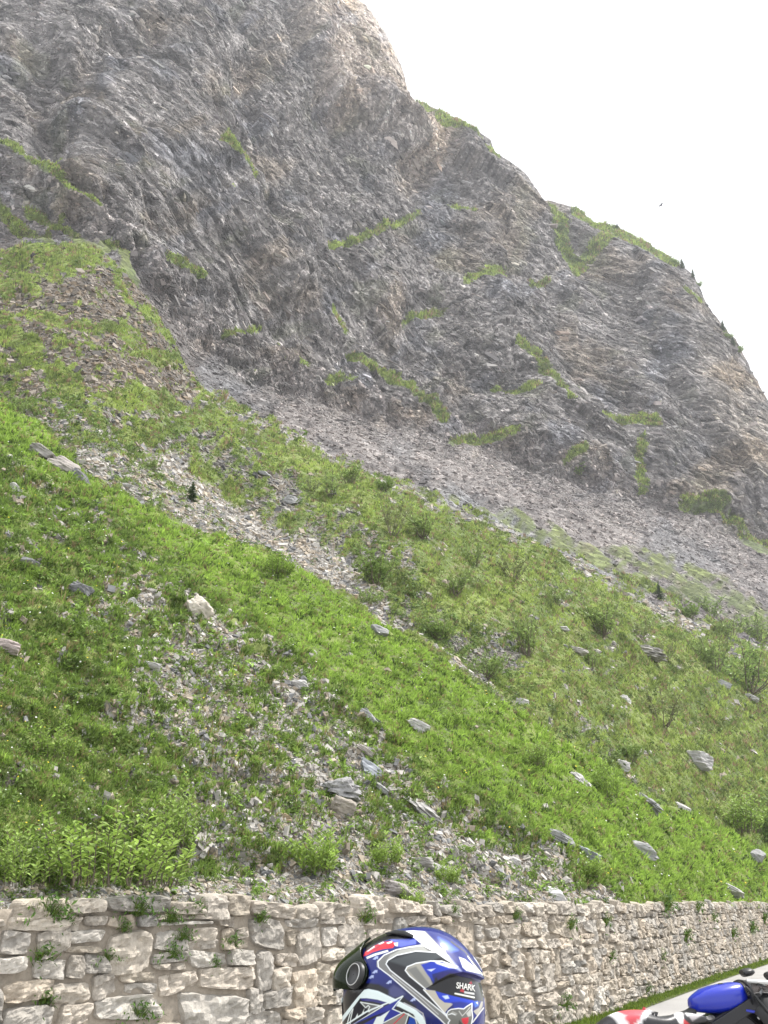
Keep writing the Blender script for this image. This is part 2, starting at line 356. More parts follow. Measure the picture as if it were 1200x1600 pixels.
CLIFF_GREEN = [([(-10, 318), (30, 350), (80, 388)], 14), ([(40, 330), (100, 362), (150, 395)], 8), ([(60, 372), (100, 350)], 7), ([(150, 392), (178, 398), (215, 450)], 6), ([(645, 160), (670, 185), (700, 205), (735, 235), (700, 235), (660, 205)], 17), ([(700, 185), (740, 205)], 9), ([(735, 228), (772, 242), (745, 255)], 14), ([(505, 392), (560, 378), (610, 352), (645, 338)], 9), ([(250, 408), (300, 440)], 7),
 ([(722, 448), (775, 434)], 11), ([(826, 450), (845, 447)], 8), ([(860, 330), (880, 380), (905, 412), (935, 385), (955, 360)], 16), ([(905, 330), (960, 358), (1010, 386), (1050, 408)], 17), ([(500, 604), (545, 592)], 10),
 ([(508, 488), (535, 525)], 7), ([(435, 545), (475, 570)], 10), ([(340, 528), (390, 520)], 9), ([(545, 562), (600, 585), (660, 630), (690, 660)], 9), ([(705, 692), (785, 690)], 10), ([(935, 668), (990, 668), (1010, 680)], 12),
 ([(990, 700), (1000, 770)], 10), ([(1060, 790), (1100, 795), (1130, 815)], 16), ([(1140, 820), (1180, 850), (1200, 856)], 12), ([(780, 600), (830, 610)], 8), ([(870, 735), (890, 730)], 10), ([(800, 545), (830, 560), (880, 640)], 7),
 ([(20, 262), (70, 290), (110, 325), (150, 350)], 9), ([(60, 240), (100, 280)], 6), ([(340, 220), (320, 240), (370, 300)], 6), ([(700, 330), (740, 335)], 9), ([(630, 500), (640, 495)], 8), ([(1060, 470), (1085, 480)], 6), ([(640, 490), (700, 480)], 7)]
LEFT_GREEN = [([(10, 400), (70, 395), (130, 385), (150, 400), (60, 430), (20, 450)], 26), ([(40, 490), (110, 505), (180, 520), (230, 545), (275, 570)], 16), ([(180, 440), (220, 480), (255, 520), (285, 565)], 12), ([(0, 510), (50, 560), (110, 600)], 22),
 ([(210, 620), (300, 640), (420, 690), (520, 730)], 26), ([(290, 570), (320, 610), (400, 650), (560, 735)], 14), ([(150, 400), (190, 430)], 10), ([(440, 650), (500, 690), (540, 720)], 10)]
WALLBAND = [(-200, 1394), (120, 1392), (300, 1372), (420, 1350), (560, 1330), (720, 1310), (860, 1345), (960, 1404), (960, 1440), (-200, 1440)]
def turf(px, py, t, s, rowk):
    """turf cover 0..1 and a mask of the parts that are cliff or far scree"""
    k = np.clip((py - 500) / 900, .15, 1)                # patches look smaller far away
    wx = px + 30 * k * fbm2(px / 60, py / 45, 3, 21); wy = py + 22 * k * fbm2(px / 60, py / 45, 3, 22)
    f1 = fbm2((wx * .86 + wy * .5) / 46, (wy * .86 - wx * .5) / 20, 4, 31)    # streaks down the slope
    f2 = fbm2(wx / 16, wy / 9, 3, 37); f3 = fbm2(wx / 110, wy / 70, 3, 41)
    hill = (rowk < SEGROW[4]).astype(np.float32)
    near = (rowk < SEGROW[2] + 4)
    Z = {n: pm(wx, wy, p, {'gravel_patch': 42, 'bright_band': 20, 'bank': 16, 'lower_scree': 18, 'herb_slope': 14, 'knoll_rock': 30, 'left_scree': 26, 'knoll_rock2': 18, 'scree_strip': 14, 'left_grey': 24, 'left_cliffs': 16}.get(n, 9)) for n, p in ZONES.items()}
    g = np.where(near, .72, .80) + np.zeros_like(px)
    g = lerp(g, .47, Z['gravel_patch'] * near); g = lerp(g, 1.05, Z['bright_band'] * near * (1 - .8 * Z['gravel_patch']))
    ng = ~near
    g = lerp(g, .44, Z['herb_slope'] * ng); g = lerp(g, .53, Z['bank'] * ng); g = lerp(g, .62, Z['lower_scree'] * ng); g = lerp(g, .02, Z['scree_strip'] * ng)
    up = ng & (py < 700) & (px < 560)
    lg = sum(sstep(wd * 1.25, 0, d_line(wx, wy, p)[0]) * 1.15 for p, wd in LEFT_GREEN).clip(0, 1)
    base_l = np.where((py < 640 + (px - 300) * .45), .30, .8)
    g = np.where(up, base_l, g); g = np.where(up, lerp(g, .30, np.maximum(Z['knoll_rock'], np.maximum(Z['left_scree'] * .6, Z['knoll_rock2']))), g)
    g = np.where(up, lerp(g, .5, Z['left_grey']), g)
    g = np.where(up, g + (.92 - g) * lg + .34 * f2 + .34 * f1 + .12 * fbm2(wx / 7, wy / 4, 2, 44), g)
    g = g - np.where(px < 330, .55 * (1 - sstep(0, 60, (SEGROW[4] - rowk).astype(np.float32))) * sstep(-.25, .3, f2 + f1), 0) * (rowk > SEGROW[3])
    g = g - np.where(px > 330, .34 * (1 - sstep(0, 45, (SEGROW[4] - rowk).astype(np.float32))), 0) * (rowk > SEGROW[3]); g = lerp(g, .22, pm(wx, wy, WALLBAND, 16) * near)
    g = g + .36 * f1 + .30 * f2 + .16 * f3 + .12 * fbm2(wx / 6, wy / 4, 2, 43)
    G = sstep(.40, .66, g)
    # above the grass line: scree and cliff, green only on ledges
    cg = sum(lm(wx, wy, p, wd) for p, wd in CLIFF_GREEN).clip(0, 1)
    fan = Z['fan_green'] * (rowk < SEGROW[6])
    edge_ = sstep(60, 0, (rowk - SEGROW[4]).astype(np.float32)) * (px > 330); gc = np.maximum(cg * (.78 + .5 * f2 + .3 * f1), fan * (.50 + .6 * f1 + .3 * f2)); ledge = sstep(.33, .6, f1 + .7 * f2 + .5 * f3) * .22 * (rowk >= SEGROW[6])
    gc = sstep(.25, .62, np.maximum(np.maximum(gc, ledge), edge_ * (.38 + .7 * f1 + .5 * f2))); 
    G = np.where(hill > .5, G, gc)
    return G, Z, f1, f2, f3
Gm = np.zeros((NR, NC), np.float32); CLR = np.zeros((NR, NC, 3), np.float32)
# ---- relief of the cliffs: traced buttresses, ribs and hollows (metres towards the road)
STEPS = [([(430, -40), (470, 60), (492, 150), (540, 178), (600, 195), (650, 245), (690, 262)], 14, 100, -1), ([(380, 20), (400, 90), (405, 140)], 4, 40, -1),
 ([(30, 240), (110, 330), (190, 385), (260, 470), (330, 520), (420, 560), (520, 600), (620, 650), (700, 685)], 4.0, 60, 1),
 ([(320, 200), (350, 250), (400, 320), (430, 400), (440, 430)], 3.0, 45, 1), ([(620, 520), (680, 560), (760, 575), (820, 600), (880, 650)], 5, 50, -1),
 ([(860, 560), (920, 640), (1000, 690), (1060, 740), (1130, 800)], 3, 60, 1), ([(640, 160), (700, 260), (760, 330)], 5, 60, -1), ([(1000, 420), (1010, 520), (1060, 620), (1120, 720)], 5, 80, -1),
 ([(0, 110), (80, 120), (160, 60), (220, 40)], 3, 40, -1), ([(50, 190), (60, 240), (120, 300)], 3, 30, 1), ([(850, 320), (860, 420), (900, 520)], 3, 60, 1), ([(420, 440), (500, 520), (560, 570)], 2.5, 50, -1),
 ([(880, 360), (925, 372), (958, 362)], 3, 26, -1), ([(745, 290), (790, 300), (830, 330)], 3, 40, -1)]
RIBS = [([(300, 60), (330, 200), (400, 330), (440, 430)], 4, 40), ([(420, 30), (470, 130), (440, 180)], 3, 24), ([(560, 420), (620, 480), (640, 560)], 3, 40), ([(700, 600), (780, 640), (850, 700), (900, 745)], 5, 50), ([(980, 620), (1060, 730), (1120, 780)], 5, 45),
 ([(120, 300), (200, 380), (310, 450)], 3, 40), ([(740, 380), (780, 470), (800, 540)], 3, 40), ([(1040, 420), (1070, 520), (1130, 640), (1200, 740)], 5, 60)]
HOLL = [([(380, 130), (400, 250), (430, 330)], 3, 30), ([(640, 520), (720, 580), (800, 590)], 6, 44), ([(60, 60), (70, 160), (60, 230)], 4, 40), ([(150, 80), (230, 80)], 3, 30), ([(500, 180), (580, 215), (650, 260)], 4, 34), ([(890, 385), (905, 420)], 3, 24), ([(1050, 745), (1090, 770)], 3, 26)]
SKY = [(480, -80), (540, -16), (572, 8), (602, 48), (626, 100), (641, 156), (700, 180), (766, 218), (772, 238), (822, 272), (850, 312), (900, 324), (930, 348), (965, 354), (1052, 404), (1085, 432), (1106, 478), (1152, 534), (1180, 590), (1200, 625), (1260, 724)]
def relief(px, py):
    wx = px + 26 * fbm2(px / 130, py / 130, 2, 51) + 4 * fbm2(px / 22, py / 22, 2, 53); wy = py + 26 * fbm2(px / 130, py / 130, 2, 52) + 4 * fbm2(px / 22, py / 22, 2, 54); d = np.zeros_like(px)
    for pts, a, wd, side in STEPS:
        q, sg = d_line(wx, wy, pts); sd_ = q * sg * side     # >0 on the side that stands forward
        d += a * .62 * sstep(-13, 11, sd_) * np.exp(-np.maximum(sd_, 0) / wd)
    for pts, a, wd in RIBS: q, _ = d_line(wx, wy, pts); d += a * .7 * np.exp(-(q / wd) ** 2)
    for pts, a, wd in HOLL: q, _ = d_line(wx, wy, pts); d -= a * np.exp(-(q / wd) ** 2)
    return d * 1.2
HOLL_H = [([(195, 662), (330, 765), (450, 845), (560, 905), (640, 960), (720, 1010), (800, 1080)], .9, 26), ([(60, 700), (130, 745)], .25, 12)]
RIB_H = [([(300, 690), (420, 735), (480, 775), (560, 830), (640, 880)], .8, 40), ([(560, 800), (700, 880), (830, 940)], .9, 50), ([(700, 850), (760, 870), (850, 900)], 1.0, 30), ([(900, 960), (1000, 1010), (1200, 1110)], .9, 40), ([(650, 1000), (760, 1050), (850, 1090)], .5, 30)]
def cells(x, y, s):                                       # broken faces: nearest seed, its random numbers, offset from it
    xi = np.floor(x).astype(np.int32); yi = np.floor(y).astype(np.int32); best = np.full(x.shape, 9., np.float32); out = [np.zeros(x.shape, np.float32) for _ in range(5)]
    z0 = np.zeros_like(xi)
    for dx in (-1, 0, 1):
        for dy in (-1, 0, 1):
            h = _h(xi + dx, yi + dy, z0, s); h2 = _h(xi + dx, yi + dy, z0 + 7, s); U = lambda q, k: ((q >> np.uint32(k)) & np.uint32(1023)).astype(np.float32) / 511.5 - 1
            ox = x - (xi + dx + .5 + .45 * U(h, 0)); oy = y - (yi + dy + .5 + .45 * U(h, 10)); d = ox * ox + oy * oy; m = d < best; best = np.where(m, d, best)
            for i, q in enumerate((U(h, 20), U(h2, 0), U(h2, 10), ox, oy)): out[i] = np.where(m, q, out[i])
    return out[:3], out[3], out[4]
def facets(x, y, s, k=13.0):                               # tilted planes meeting along soft edges; also the plain random of the blend
    xi = np.floor(x).astype(np.int32); yi = np.floor(y).astype(np.int32); W_ = 0; Hh = 0; Tt = 0; z0 = np.zeros_like(xi); U = lambda q, b: ((q >> np.uint32(b)) & np.uint32(1023)).astype(np.float32) / 511.5 - 1
    for dx in (-1, 0, 1):
        for dy in (-1, 0, 1):
            h = _h(xi + dx, yi + dy, z0, s); h2 = _h(xi + dx, yi + dy, z0 + 7, s)
            ox = x - (xi + dx + .5 + .42 * U(h, 0)); oy = y - (yi + dy + .5 + .42 * U(h, 10)); w = np.exp(-k * (ox * ox + oy * oy)); W_ = W_ + w; Hh = Hh + w * U(h, 20); Tt = Tt + w * (U(h2, 0) * ox + U(h2, 10) * oy)
    return Hh / (W_ + 1e-12), Tt / (W_ + 1e-12)
def displaced(lo, hi):
    sl_ = slice(lo, hi); px, py, t, s, z, rk = PX[sl_], PY[sl_], TT[sl_], SS[sl_], Z0[sl_], ROW[sl_]
    G, Z, f1, f2, f3 = turf(px, py, t, s, rk)
    n = N0[sl_]; r = RR[sl_]
    cl = sstep(s4 - 24, s4 + 50, rk + 44 * f1 + 20 * f3); top = .10 + .90 * sstep(2, 60, np.abs(s6 - rk).astype(np.float32))
    hill = 1 - cl
    rise = np.clip((rk - SEGROW[1]) / 40., 0, 1)
    # hillside: swells, runnels down the slope, tussocks
    d = hill * rise * (.55 * fbm2(t / 7, s / 20, 3, 61) * np.clip(r / 40, .5, 2.2) + .16 * fbm2(t / 1.6, s / 3.0, 4, 62) + .05 * fbm2(t / .5, s / .5, 3, 63))
    d += hill * rise * .10 * (1 - G) * -1
    pass
    near_ = (rk > SEGROW[1] + 20) & (rk < SEGROW[2]); tn = noise2(t / 2.6 + .6 * noise2(t, s, 171), s / 1.1, 172); d += near_ * rise * .13 * (sstep(.0, .07, tn) - .5) * (1 - .8 * Z['bright_band'])
    far_h = (rk > SEGROW[3]) & (rk < SEGROW[4])
    for pts, a, wd in HOLL_H: q, _ = d_line(px, py, pts); d -= far_h * a * np.exp(-(q / wd) ** 2)
    for pts, a, wd in RIB_H: q, _ = d_line(px, py, pts); d += far_h * a * np.exp(-(q / wd) ** 2)
    # cliffs
    A = R(46) + (R(16) - R(46)) * sstep(350, 900, px)
    e1 = t * np.cos(A) - z * np.sin(A); e2 = t * np.sin(A) + z * np.cos(A)
    warp = 1.0 * fbm2(t / 22, z / 22, 3, 71)
    st1 = fbm3(e1 / 26, (e2 + warp) / 7, s / 26, 4, 72, .55, True); st2 = fbm3(e1 / 6.0, (e2 + warp) / 1.5, s / 6, 4, 75, .6, True)
    big = fbm3(t / 45, z / 38, s / 45, 3, 81)
    blk = fbm3(e1 / 5, e2 / 4, s / 5, 4, 83, .6)
    cliffness = cl
    wq = .6 * fbm3(t / 9, z / 9, s / 9, 3, 191)
    ib, ob, pb = cells((e1 + wq) / 3.6, (e2 + wq) / 1.35, 202); ic, oc, pc = cells((e1 + wq) / 1.5, (e2 + wq * .7) / .62, 203)
    ha, ta = facets((e1 + wq) / 8, (e2 + wq) / 4.0, 201, 11); hb_, tb_ = facets((e1 + wq) / 3.0, (e2 + wq) / 1.6, 202, 11); fac = .22 * ha + .7 * ta + .12 * hb_ + .4 * tb_
    cr1 = noise3(e1 / 34, (e2 + warp) / 5.0, s / 40, 205) + .15 * noise3(e1 / 4, e2 / 3, s / 4, 206); A2 = A + R(32); g1_ = t * np.cos(A2) - z * np.sin(A2); g2_ = t * np.sin(A2) + z * np.cos(A2); cr2 = noise3(g1_ / 40, (g2_ + warp) / 8.0, s / 40, 207) + .12 * noise3(g1_ / 4, g2_ / 3, s / 4, 208)
    crack = np.exp(-(cr1 / .035) ** 2) * 1.1 + np.exp(-(cr2 / .030) ** 2) * 1.5
    h1, t1 = facets((e1 + 3 * wq) / 34, (e2 + 2 * wq) / 14, 211); h2_, t2 = facets((g1_ + 2 * wq) / 16, (g2_ + wq) / 8, 212)
    face = 2.6 * h1 + 4.5 * t1 + 1.3 * h2_ + 2.4 * t2
    skyf = .15 + .85 * sstep(0, 46, d_line(px, py, SKY)[0])
    dc = (relief(px, py) + 2.2 * big + .45 * face) * skyf + .25 * st1 + .12 * blk - .5 * crack
    d = d + np.where(rk >= SEGROW[4], cliffness * (dc * top + fac * np.maximum(top, .55)), 0)
    scree = (rk >= SEGROW[4]) & (rk < s4 + 20)
    d += scree * (1 - cl) * (.45 * fbm2(t / 9, s / 30, 3, 86) + .12 * st2 + .25 * fbm2(t / 1.4, s / 2.6, 3, 87))
    P = P0[sl_] + n * d[..., None]
    # ---- real colours of what lies there
    c3 = lambda *c: np.array(c, np.float32)
    v = lambda m: m[..., None]
    gr1, gr2, gr3 = c3(.092, .130, .034), c3(.150, .190, .048), c3(.140, .128, .062)
    grass = lerp(gr1, gr2, v(sstep(-.3, .4, f3 + .5 * f1))); grass = lerp(grass, gr3, v(sstep(.15, .6, fbm2(px / 30, py / 18, 3, 91)) * .6))
    grav = lerp(c3(.15, .14, .125), c3(.27, .255, .235), v(sstep(-.35, .45, f2 + .6 * fbm2(px / 5, py / 3, 2, 92)))); grav = lerp(grav, c3(.22, .18, .13), v(sstep(-.15, .4, fbm2(px / 26, py / 14, 3, 93)) * .8 * (rk < SEGROW[2] + 4)))
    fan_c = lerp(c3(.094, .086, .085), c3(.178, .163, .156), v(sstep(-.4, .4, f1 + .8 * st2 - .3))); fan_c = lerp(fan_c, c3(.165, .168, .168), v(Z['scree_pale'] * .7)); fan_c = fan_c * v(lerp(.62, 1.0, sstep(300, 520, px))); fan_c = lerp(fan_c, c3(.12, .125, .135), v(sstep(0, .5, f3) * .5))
    sp = .6 * st2 + .45 * ib[0] + .5 * ic[0] + .4 * fbm3(e1 / 1.8, e2 / .6, s / 1.8, 3, 95)
    rock = lerp(c3(.078, .073, .072), c3(.160, .149, .144), v(sstep(-.35, .75, sp))); 
    rock = rock * (1 + .45 * np.clip(fbm3(e1 / 40, (e2 + warp) / 5.5, s / 40, 4, 209, .6), -1, 1) + .40 * np.clip(fbm2(px / 70, py / 70, 3, 210), -1, 1))[..., None]
    tanm = sstep(.05, .5, fbm2(px / 120, py / 90, 4, 96)); rock = lerp(rock, rock * c3(1.14, 1.05, .92), v(tanm))
    blue = sstep(.1, .5, fbm2(px / 90, py / 70, 4, 97)); rock = lerp(rock, rock * c3(.86, .91, 1.0), v(blue))
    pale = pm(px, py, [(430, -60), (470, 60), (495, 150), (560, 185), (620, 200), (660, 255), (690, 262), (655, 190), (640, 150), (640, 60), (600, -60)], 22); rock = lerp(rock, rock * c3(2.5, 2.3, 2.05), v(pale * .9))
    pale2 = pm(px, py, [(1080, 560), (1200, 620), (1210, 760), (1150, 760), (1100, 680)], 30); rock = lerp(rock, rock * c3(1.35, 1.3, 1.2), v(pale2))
    rock = rock * (1 + .9 * v((ic[2] > .72) * sstep(-.3, .3, f2 + f3 + .2))) * (1 - .35 * v((ib[2] < -.75).astype(np.float32)))
    lich = sstep(.2, .6, fbm2(px / 60, py / 50, 3, 98)) * .30; rock = lerp(rock, c3(.10, .108, .062), v(lich))
    knoll = Z['knoll_rock'] * (rk < s4); grav = lerp(grav, lerp(c3(.12, .105, .085), c3(.21, .18, .145), v(sstep(-.4, .4, f2))), v(knoll)); 
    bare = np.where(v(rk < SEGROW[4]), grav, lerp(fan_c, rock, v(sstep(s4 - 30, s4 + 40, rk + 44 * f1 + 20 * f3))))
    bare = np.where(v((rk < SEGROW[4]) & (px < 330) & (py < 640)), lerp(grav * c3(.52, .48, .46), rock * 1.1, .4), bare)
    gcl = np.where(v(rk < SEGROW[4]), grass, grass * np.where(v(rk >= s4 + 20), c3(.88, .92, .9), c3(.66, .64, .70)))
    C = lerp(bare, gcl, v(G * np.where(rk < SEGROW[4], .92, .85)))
    return P, G, C
PD = np.zeros_like(P0)
for lo in range(0, NR, 150):
    hi = min(NR, lo + 150); P, G, C = displaced(lo, hi); PD[lo:hi] = P; Gm[lo:hi] = G; CLR[lo:hi] = C
NOR = normals(PD); NOR[NOR[..., 2] < 0] *= -1
DX, DY = proj(PD)                                         # where each spot of ground shows in the photograph
T_ = (.7071, .7071, 0); ca, sa = math.cos(R(26)), math.sin(R(26))
e1 = (T_[0] * ca, T_[1] * ca, -sa); e2 = (T_[0] * sa, T_[1] * sa, ca); e3 = (.7071, -.7071, 0)
M_hill = attr_mat('hillside_ground', .95, .15, 3.0, .30, .9, .06)
M_rock = attr_mat('cliff_rock', .92, .2, 1.0, .30, .6, .35, frame=[(e1, .30), (e2, .75), (e3, .5)], vor=2.2)
cut = SEGROW[4]
def sheet(name, lo, hi, mat):
    me = np_mesh(name, PD[lo:hi].reshape(-1, 3), grid_faces(hi - lo, NC), CLR[lo:hi].reshape(-1, 3), name == 'hillside')
    ra = me.attributes.new('Rest', 'FLOAT_VECTOR', 'POINT'); ra.data.foreach_set('vector', np.ascontiguousarray(P0[lo:hi].reshape(-1, 3), np.float32).ravel())
    return tag(link(name, me, mat), kind='structure')
sheet('hillside', 0, cut + 1, M_hill); sheet('mountain', cut, NR, M_rock)
# ================================================================== loose cover: grass, herbs, stones (uncountable)
area = np.abs(np.gradient(DX, axis=1) * np.gradient(DY, axis=0) - np.gradient(DX, axis=0) * np.gradient(DY, axis=1))
infr = (DX > -110) & (DX < 1310) & (DY < 1480) & (DY > -40)
# what the crest of the near spur hides gets less
run_min = np.minimum.accumulate(DY, axis=0); hid = DY > run_min + 3
wgt = np.clip(area, 0, 12) * infr * np.where(hid, .15, 1.0)
wgt[:SEGROW[1]] *= .6
def picks(n, lo, hi, dens=None):
    w_ = wgt[lo:hi - 1, :NC - 1]
    if dens is not None: w_ = w_ * dens[lo:hi - 1, :NC - 1]
    c = np.cumsum(w_.ravel()); i = np.searchsorted(c, rng.random(n) * c[-1]); i = np.minimum(i, len(c) - 1)
    r0 = i // (NC - 1) + lo; c0 = i % (NC - 1); fr = rng.random(n)[:, None]; fc = rng.random(n)[:, None]
    A = lerp(lerp(PD[r0, c0], PD[r0, c0 + 1], fc), lerp(PD[r0 + 1, c0], PD[r0 + 1, c0 + 1], fc), fr)
    return A, NOR[r0, c0], r0, c0
def unit(v): return v / (np.linalg.norm(v, axis=-1, keepdims=True) + 1e-9)
def frames(z, yaw, fwd=None):
    ref = np.tile(np.array([[.5, -.5, -.7]]), (len(z), 1)) if fwd is None else fwd
    x = unit(ref - (ref * z).sum(1, keepdims=True) * z); y = np.cross(z, x)
    c, s = np.cos(yaw)[:, None], np.sin(yaw)[:, None]
    return np.stack([x * c + y * s, -x * s + y * c, z], -1)
BRIGHT = np.concatenate([pm(PX[i:i + 200], PY[i:i + 200], ZONES['bright_band'], 20) for i in range(0, SEGROW[2] + 4, 200)], 0)[:SEGROW[2] + 4]
BR = np.zeros((NR, NC), np.float32); BR[:len(BRIGHT)] = BRIGHT[:SEGROW[2] + 4]
hillrows = SEGROW[5] + 20
M_grass = attr_mat('grass_blades', .75, .2, transl=.42)
M_stone = attr_mat('loose_stone', .9, .25, 9.0, .22, .6, .02)
M_herb = attr_mat('herb_leaves', .6, .3, transl=.3)
def grass_cols(r0, c0, n, rnd=.22):
    br = BR[r0, c0]; px, py = PX[r0, c0], PY[r0, c0]
    f = fbm2(px / 46, py / 26, 3, 101); f2 = fbm2(px / 14, py / 9, 2, 104)
    a = np.array([.118, .178, .044]); b = np.array([.285, .420, .080]); cdry = np.array([.23, .19, .095]); dk = np.array([.075, .118, .032])
    t = np.clip(.26 + .8 * f + .5 * f2 + .72 * br + .26 * (r0 > SEGROW[3]) + rng.normal(0, .18, n), 0, 1)[:, None]
    col = lerp(a, b, t); col = np.where((rng.random(n) < .14)[:, None], dk, col); col = np.where((rng.random(n) < .07 + .25 * (f2 > .22) * (1 - br))[:, None], cdry, col)
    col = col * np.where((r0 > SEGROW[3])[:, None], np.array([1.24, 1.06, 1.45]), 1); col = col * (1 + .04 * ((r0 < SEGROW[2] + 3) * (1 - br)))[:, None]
    return col * (1 + rng.normal(0, rnd, n))[:, None].clip(.4, 1.7)
def grass(name, n_tuft, nb, lo, hi, dens, hpx, hmin, wpx, five, mask=None):
    A, N, r0, c0 = picks(n_tuft, lo, hi, dens)
    if mask is not None:
        k = mask(r0, c0); A, N, r0, c0 = A[k], N[k], r0[k], c0[k]
    n = len(A); dist = np.linalg.norm(A, axis=1)
    hgt = np.maximum(hmin, hpx * dist / 1035) * rng.lognormal(0, .3, n)
    hgt *= .45 + .75 * np.clip(.5 + fbm2(PX[r0, c0] / 22, PY[r0, c0] / 15, 3, 111) * 1.6, 0, 1.6)
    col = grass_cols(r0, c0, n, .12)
    A = np.repeat(A, nb, 0); hgt = np.repeat(hgt, nb) * rng.uniform(.55, 1.15, n * nb); col = np.repeat(col, nb, 0) * rng.normal(1, .16, n * nb)[:, None].clip(.5, 1.6); N = np.repeat(N, nb, 0); dist = np.repeat(dist, nb)
    m = len(A); spread = np.maximum(.05, 1.8 * dist / 1035)
    ang = rng.random(m) * 2 * np.pi; rad = spread * np.sqrt(rng.random(m))
    tx = unit(np.cross(N, [0.3, .9, .2])); ty = np.cross(N, tx)
    off = tx * (np.cos(ang) * rad)[:, None] + ty * (np.sin(ang) * rad)[:, None]
    base = A + off - N * .015
    lean = unit(off) * rng.uniform(.15, .8, m)[:, None] + np.array([.22, -.22, -.05])
    up = unit(N * .45 + np.array([0, 0, .9]) + lean * .7)
    ww = np.maximum(.004, wpx * dist / 1035) * rng.uniform(.6, 1.3, m)
    sd_ = unit(np.cross(up, rng.normal(0, 1, (m, 3))))
    if five:
        mid = base + up * (hgt * .55)[:, None]; tip = base + unit(up + lean * .6) * hgt[:, None]
        V = np.stack([base - sd_ * ww[:, None] * .5, base + sd_ * ww[:, None] * .5, mid + sd_ * ww[:, None] * .4, mid - sd_ * ww[:, None] * .4, tip], 1).reshape(-1, 3)
        b0 = np.arange(m)[:, None] * 5; Fc = np.concatenate([b0 + [0, 1, 2], b0 + [0, 2, 3], b0 + [3, 2, 4]], 1).reshape(-1, 3); K = 5
    else:
        V = np.stack([base - sd_ * ww[:, None] * .5, base + sd_ * ww[:, None] * .5, base + up * hgt[:, None]], 1).reshape(-1, 3)
        Fc = np.arange(m * 3).reshape(-1, 3); K = 3
    me = np_mesh(name, V, Fc, np.repeat(col, K, 0)); return tag(link(name, me, M_grass), 'grass growing over the slope', kind='stuff')
D_near = (.05 + .95 * Gm) ** 1.5
o = grass('near_grass', 60000, 8, 2, SEGROW[2] + 3, D_near, 4.3, .045, 1.1, True); o['label'] = 'lush green grass covering the near slope above the wall'
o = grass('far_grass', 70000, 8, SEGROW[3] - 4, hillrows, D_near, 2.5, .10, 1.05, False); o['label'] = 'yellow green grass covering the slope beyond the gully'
o = grass('ledge_grass', 15000, 6, s4, s6 + 2, np.clip(Gm, .0, 1) ** 1.5 + 1e-4, 2.2, .3, 1.0, False); o['label'] = 'grass growing on ledges and caps of the cliff'
# ---- stones
def stone_templates(k):
    out = []
    for _ in range(k):
        v = np.array([[-1, -1, -1], [1, -1, -1], [1, 1, -1], [-1, 1, -1], [-1, -1, 1], [1, -1, 1], [1, 1, 1], [-1, 1, 1]], float) * .5
        v += rng.uniform(-.2, .2, v.shape); v[4:, :2] *= rng.uniform(.5, .95); out.append(v)
    return out
SF = np.array([[0, 3, 2, 1], [4, 5, 6, 7], [0, 1, 5, 4], [1, 2, 6, 5], [2, 3, 7, 6], [3, 0, 4, 7]])
STT = stone_templates(6)
def stones(name, label, n, lo, hi, dens, px0, pxmax, cols, alpha=1.7, flat=.5):
    A, N, r0, c0 = picks(n, lo, hi, dens); dist = np.linalg.norm(A, axis=1)
    sz = px0 * (1 + rng.pareto(alpha, n) * .6); sz = np.minimum(sz, pxmax) * dist / 1035
    z = unit(N + rng.normal(0, .28, (n, 3))); M = frames(z, rng.normal(0, .9, n))
    s3 = np.stack([sz * rng.uniform(1.0, 1.9, n), sz * rng.uniform(.6, 1.1, n), sz * flat * rng.uniform(.6, 1.5, n)], 1)
    M = M * s3[:, None, :]
    col = cols(r0, c0, n); VV, FF, CC, off = [], [], [], 0
    wh = rng.integers(0, len(STT), n)
    for k, tv in enumerate(STT):
        m = wh == k; V, Fc, c = scatter(tv, SF, A[m] + N[m] * (s3[m, 2] * .15)[:, None], M[m], col[m]); VV.append(V); FF.append(Fc + off); CC.append(c); off += len(V)
    me = np_mesh(name, np.vstack(VV), np.vstack(FF), np.vstack(CC)); return tag(link(name, me, M_stone), label, kind='stuff')
def near_cols(r0, c0, n):
    a = np.array([.315, .298, .275]); b = np.array([.26, .222, .175]); d = np.array([.15, .15, .152]); t = rng.random(n)[:, None]
    return np.where(t < .5, a, np.where(t < .84, b, d)) * rng.lognormal(0, .25, n)[:, None].clip(.5, 1.5)
def fan_cols(r0, c0, n):
    return CLR[r0, c0] * np.array([1.15, 1.1, 1.08]) * rng.lognormal(.12, .34, n)[:, None].clip(.5, 2.0)
B = (1 - Gm); 
stones('slope_gravel', 'pale grey gravel and shale lying in bare patches of the slope', 90000, 1, SEGROW[2] + 3, np.clip(B, .02, 1) ** 1.3, .76, 5.5, near_cols)
_bk = ZONES['bank']; 
def gully_cols(r0, c0, n):
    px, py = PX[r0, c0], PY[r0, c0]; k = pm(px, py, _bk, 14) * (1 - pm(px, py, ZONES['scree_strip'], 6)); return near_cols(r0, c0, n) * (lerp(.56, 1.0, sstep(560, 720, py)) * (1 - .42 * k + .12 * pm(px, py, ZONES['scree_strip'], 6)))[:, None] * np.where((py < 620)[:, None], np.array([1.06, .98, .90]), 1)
gul = B.copy(); gul[:, :] = np.clip(gul, .01, 1)
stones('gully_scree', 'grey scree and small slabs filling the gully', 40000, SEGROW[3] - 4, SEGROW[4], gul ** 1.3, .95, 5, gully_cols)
stones('fan_scree', 'reddish grey scree fan below the cliffs', 30000, SEGROW[4], s4 + 40, np.clip(B, .03, 1) * 1.0, .75, 3.4, fan_cols)
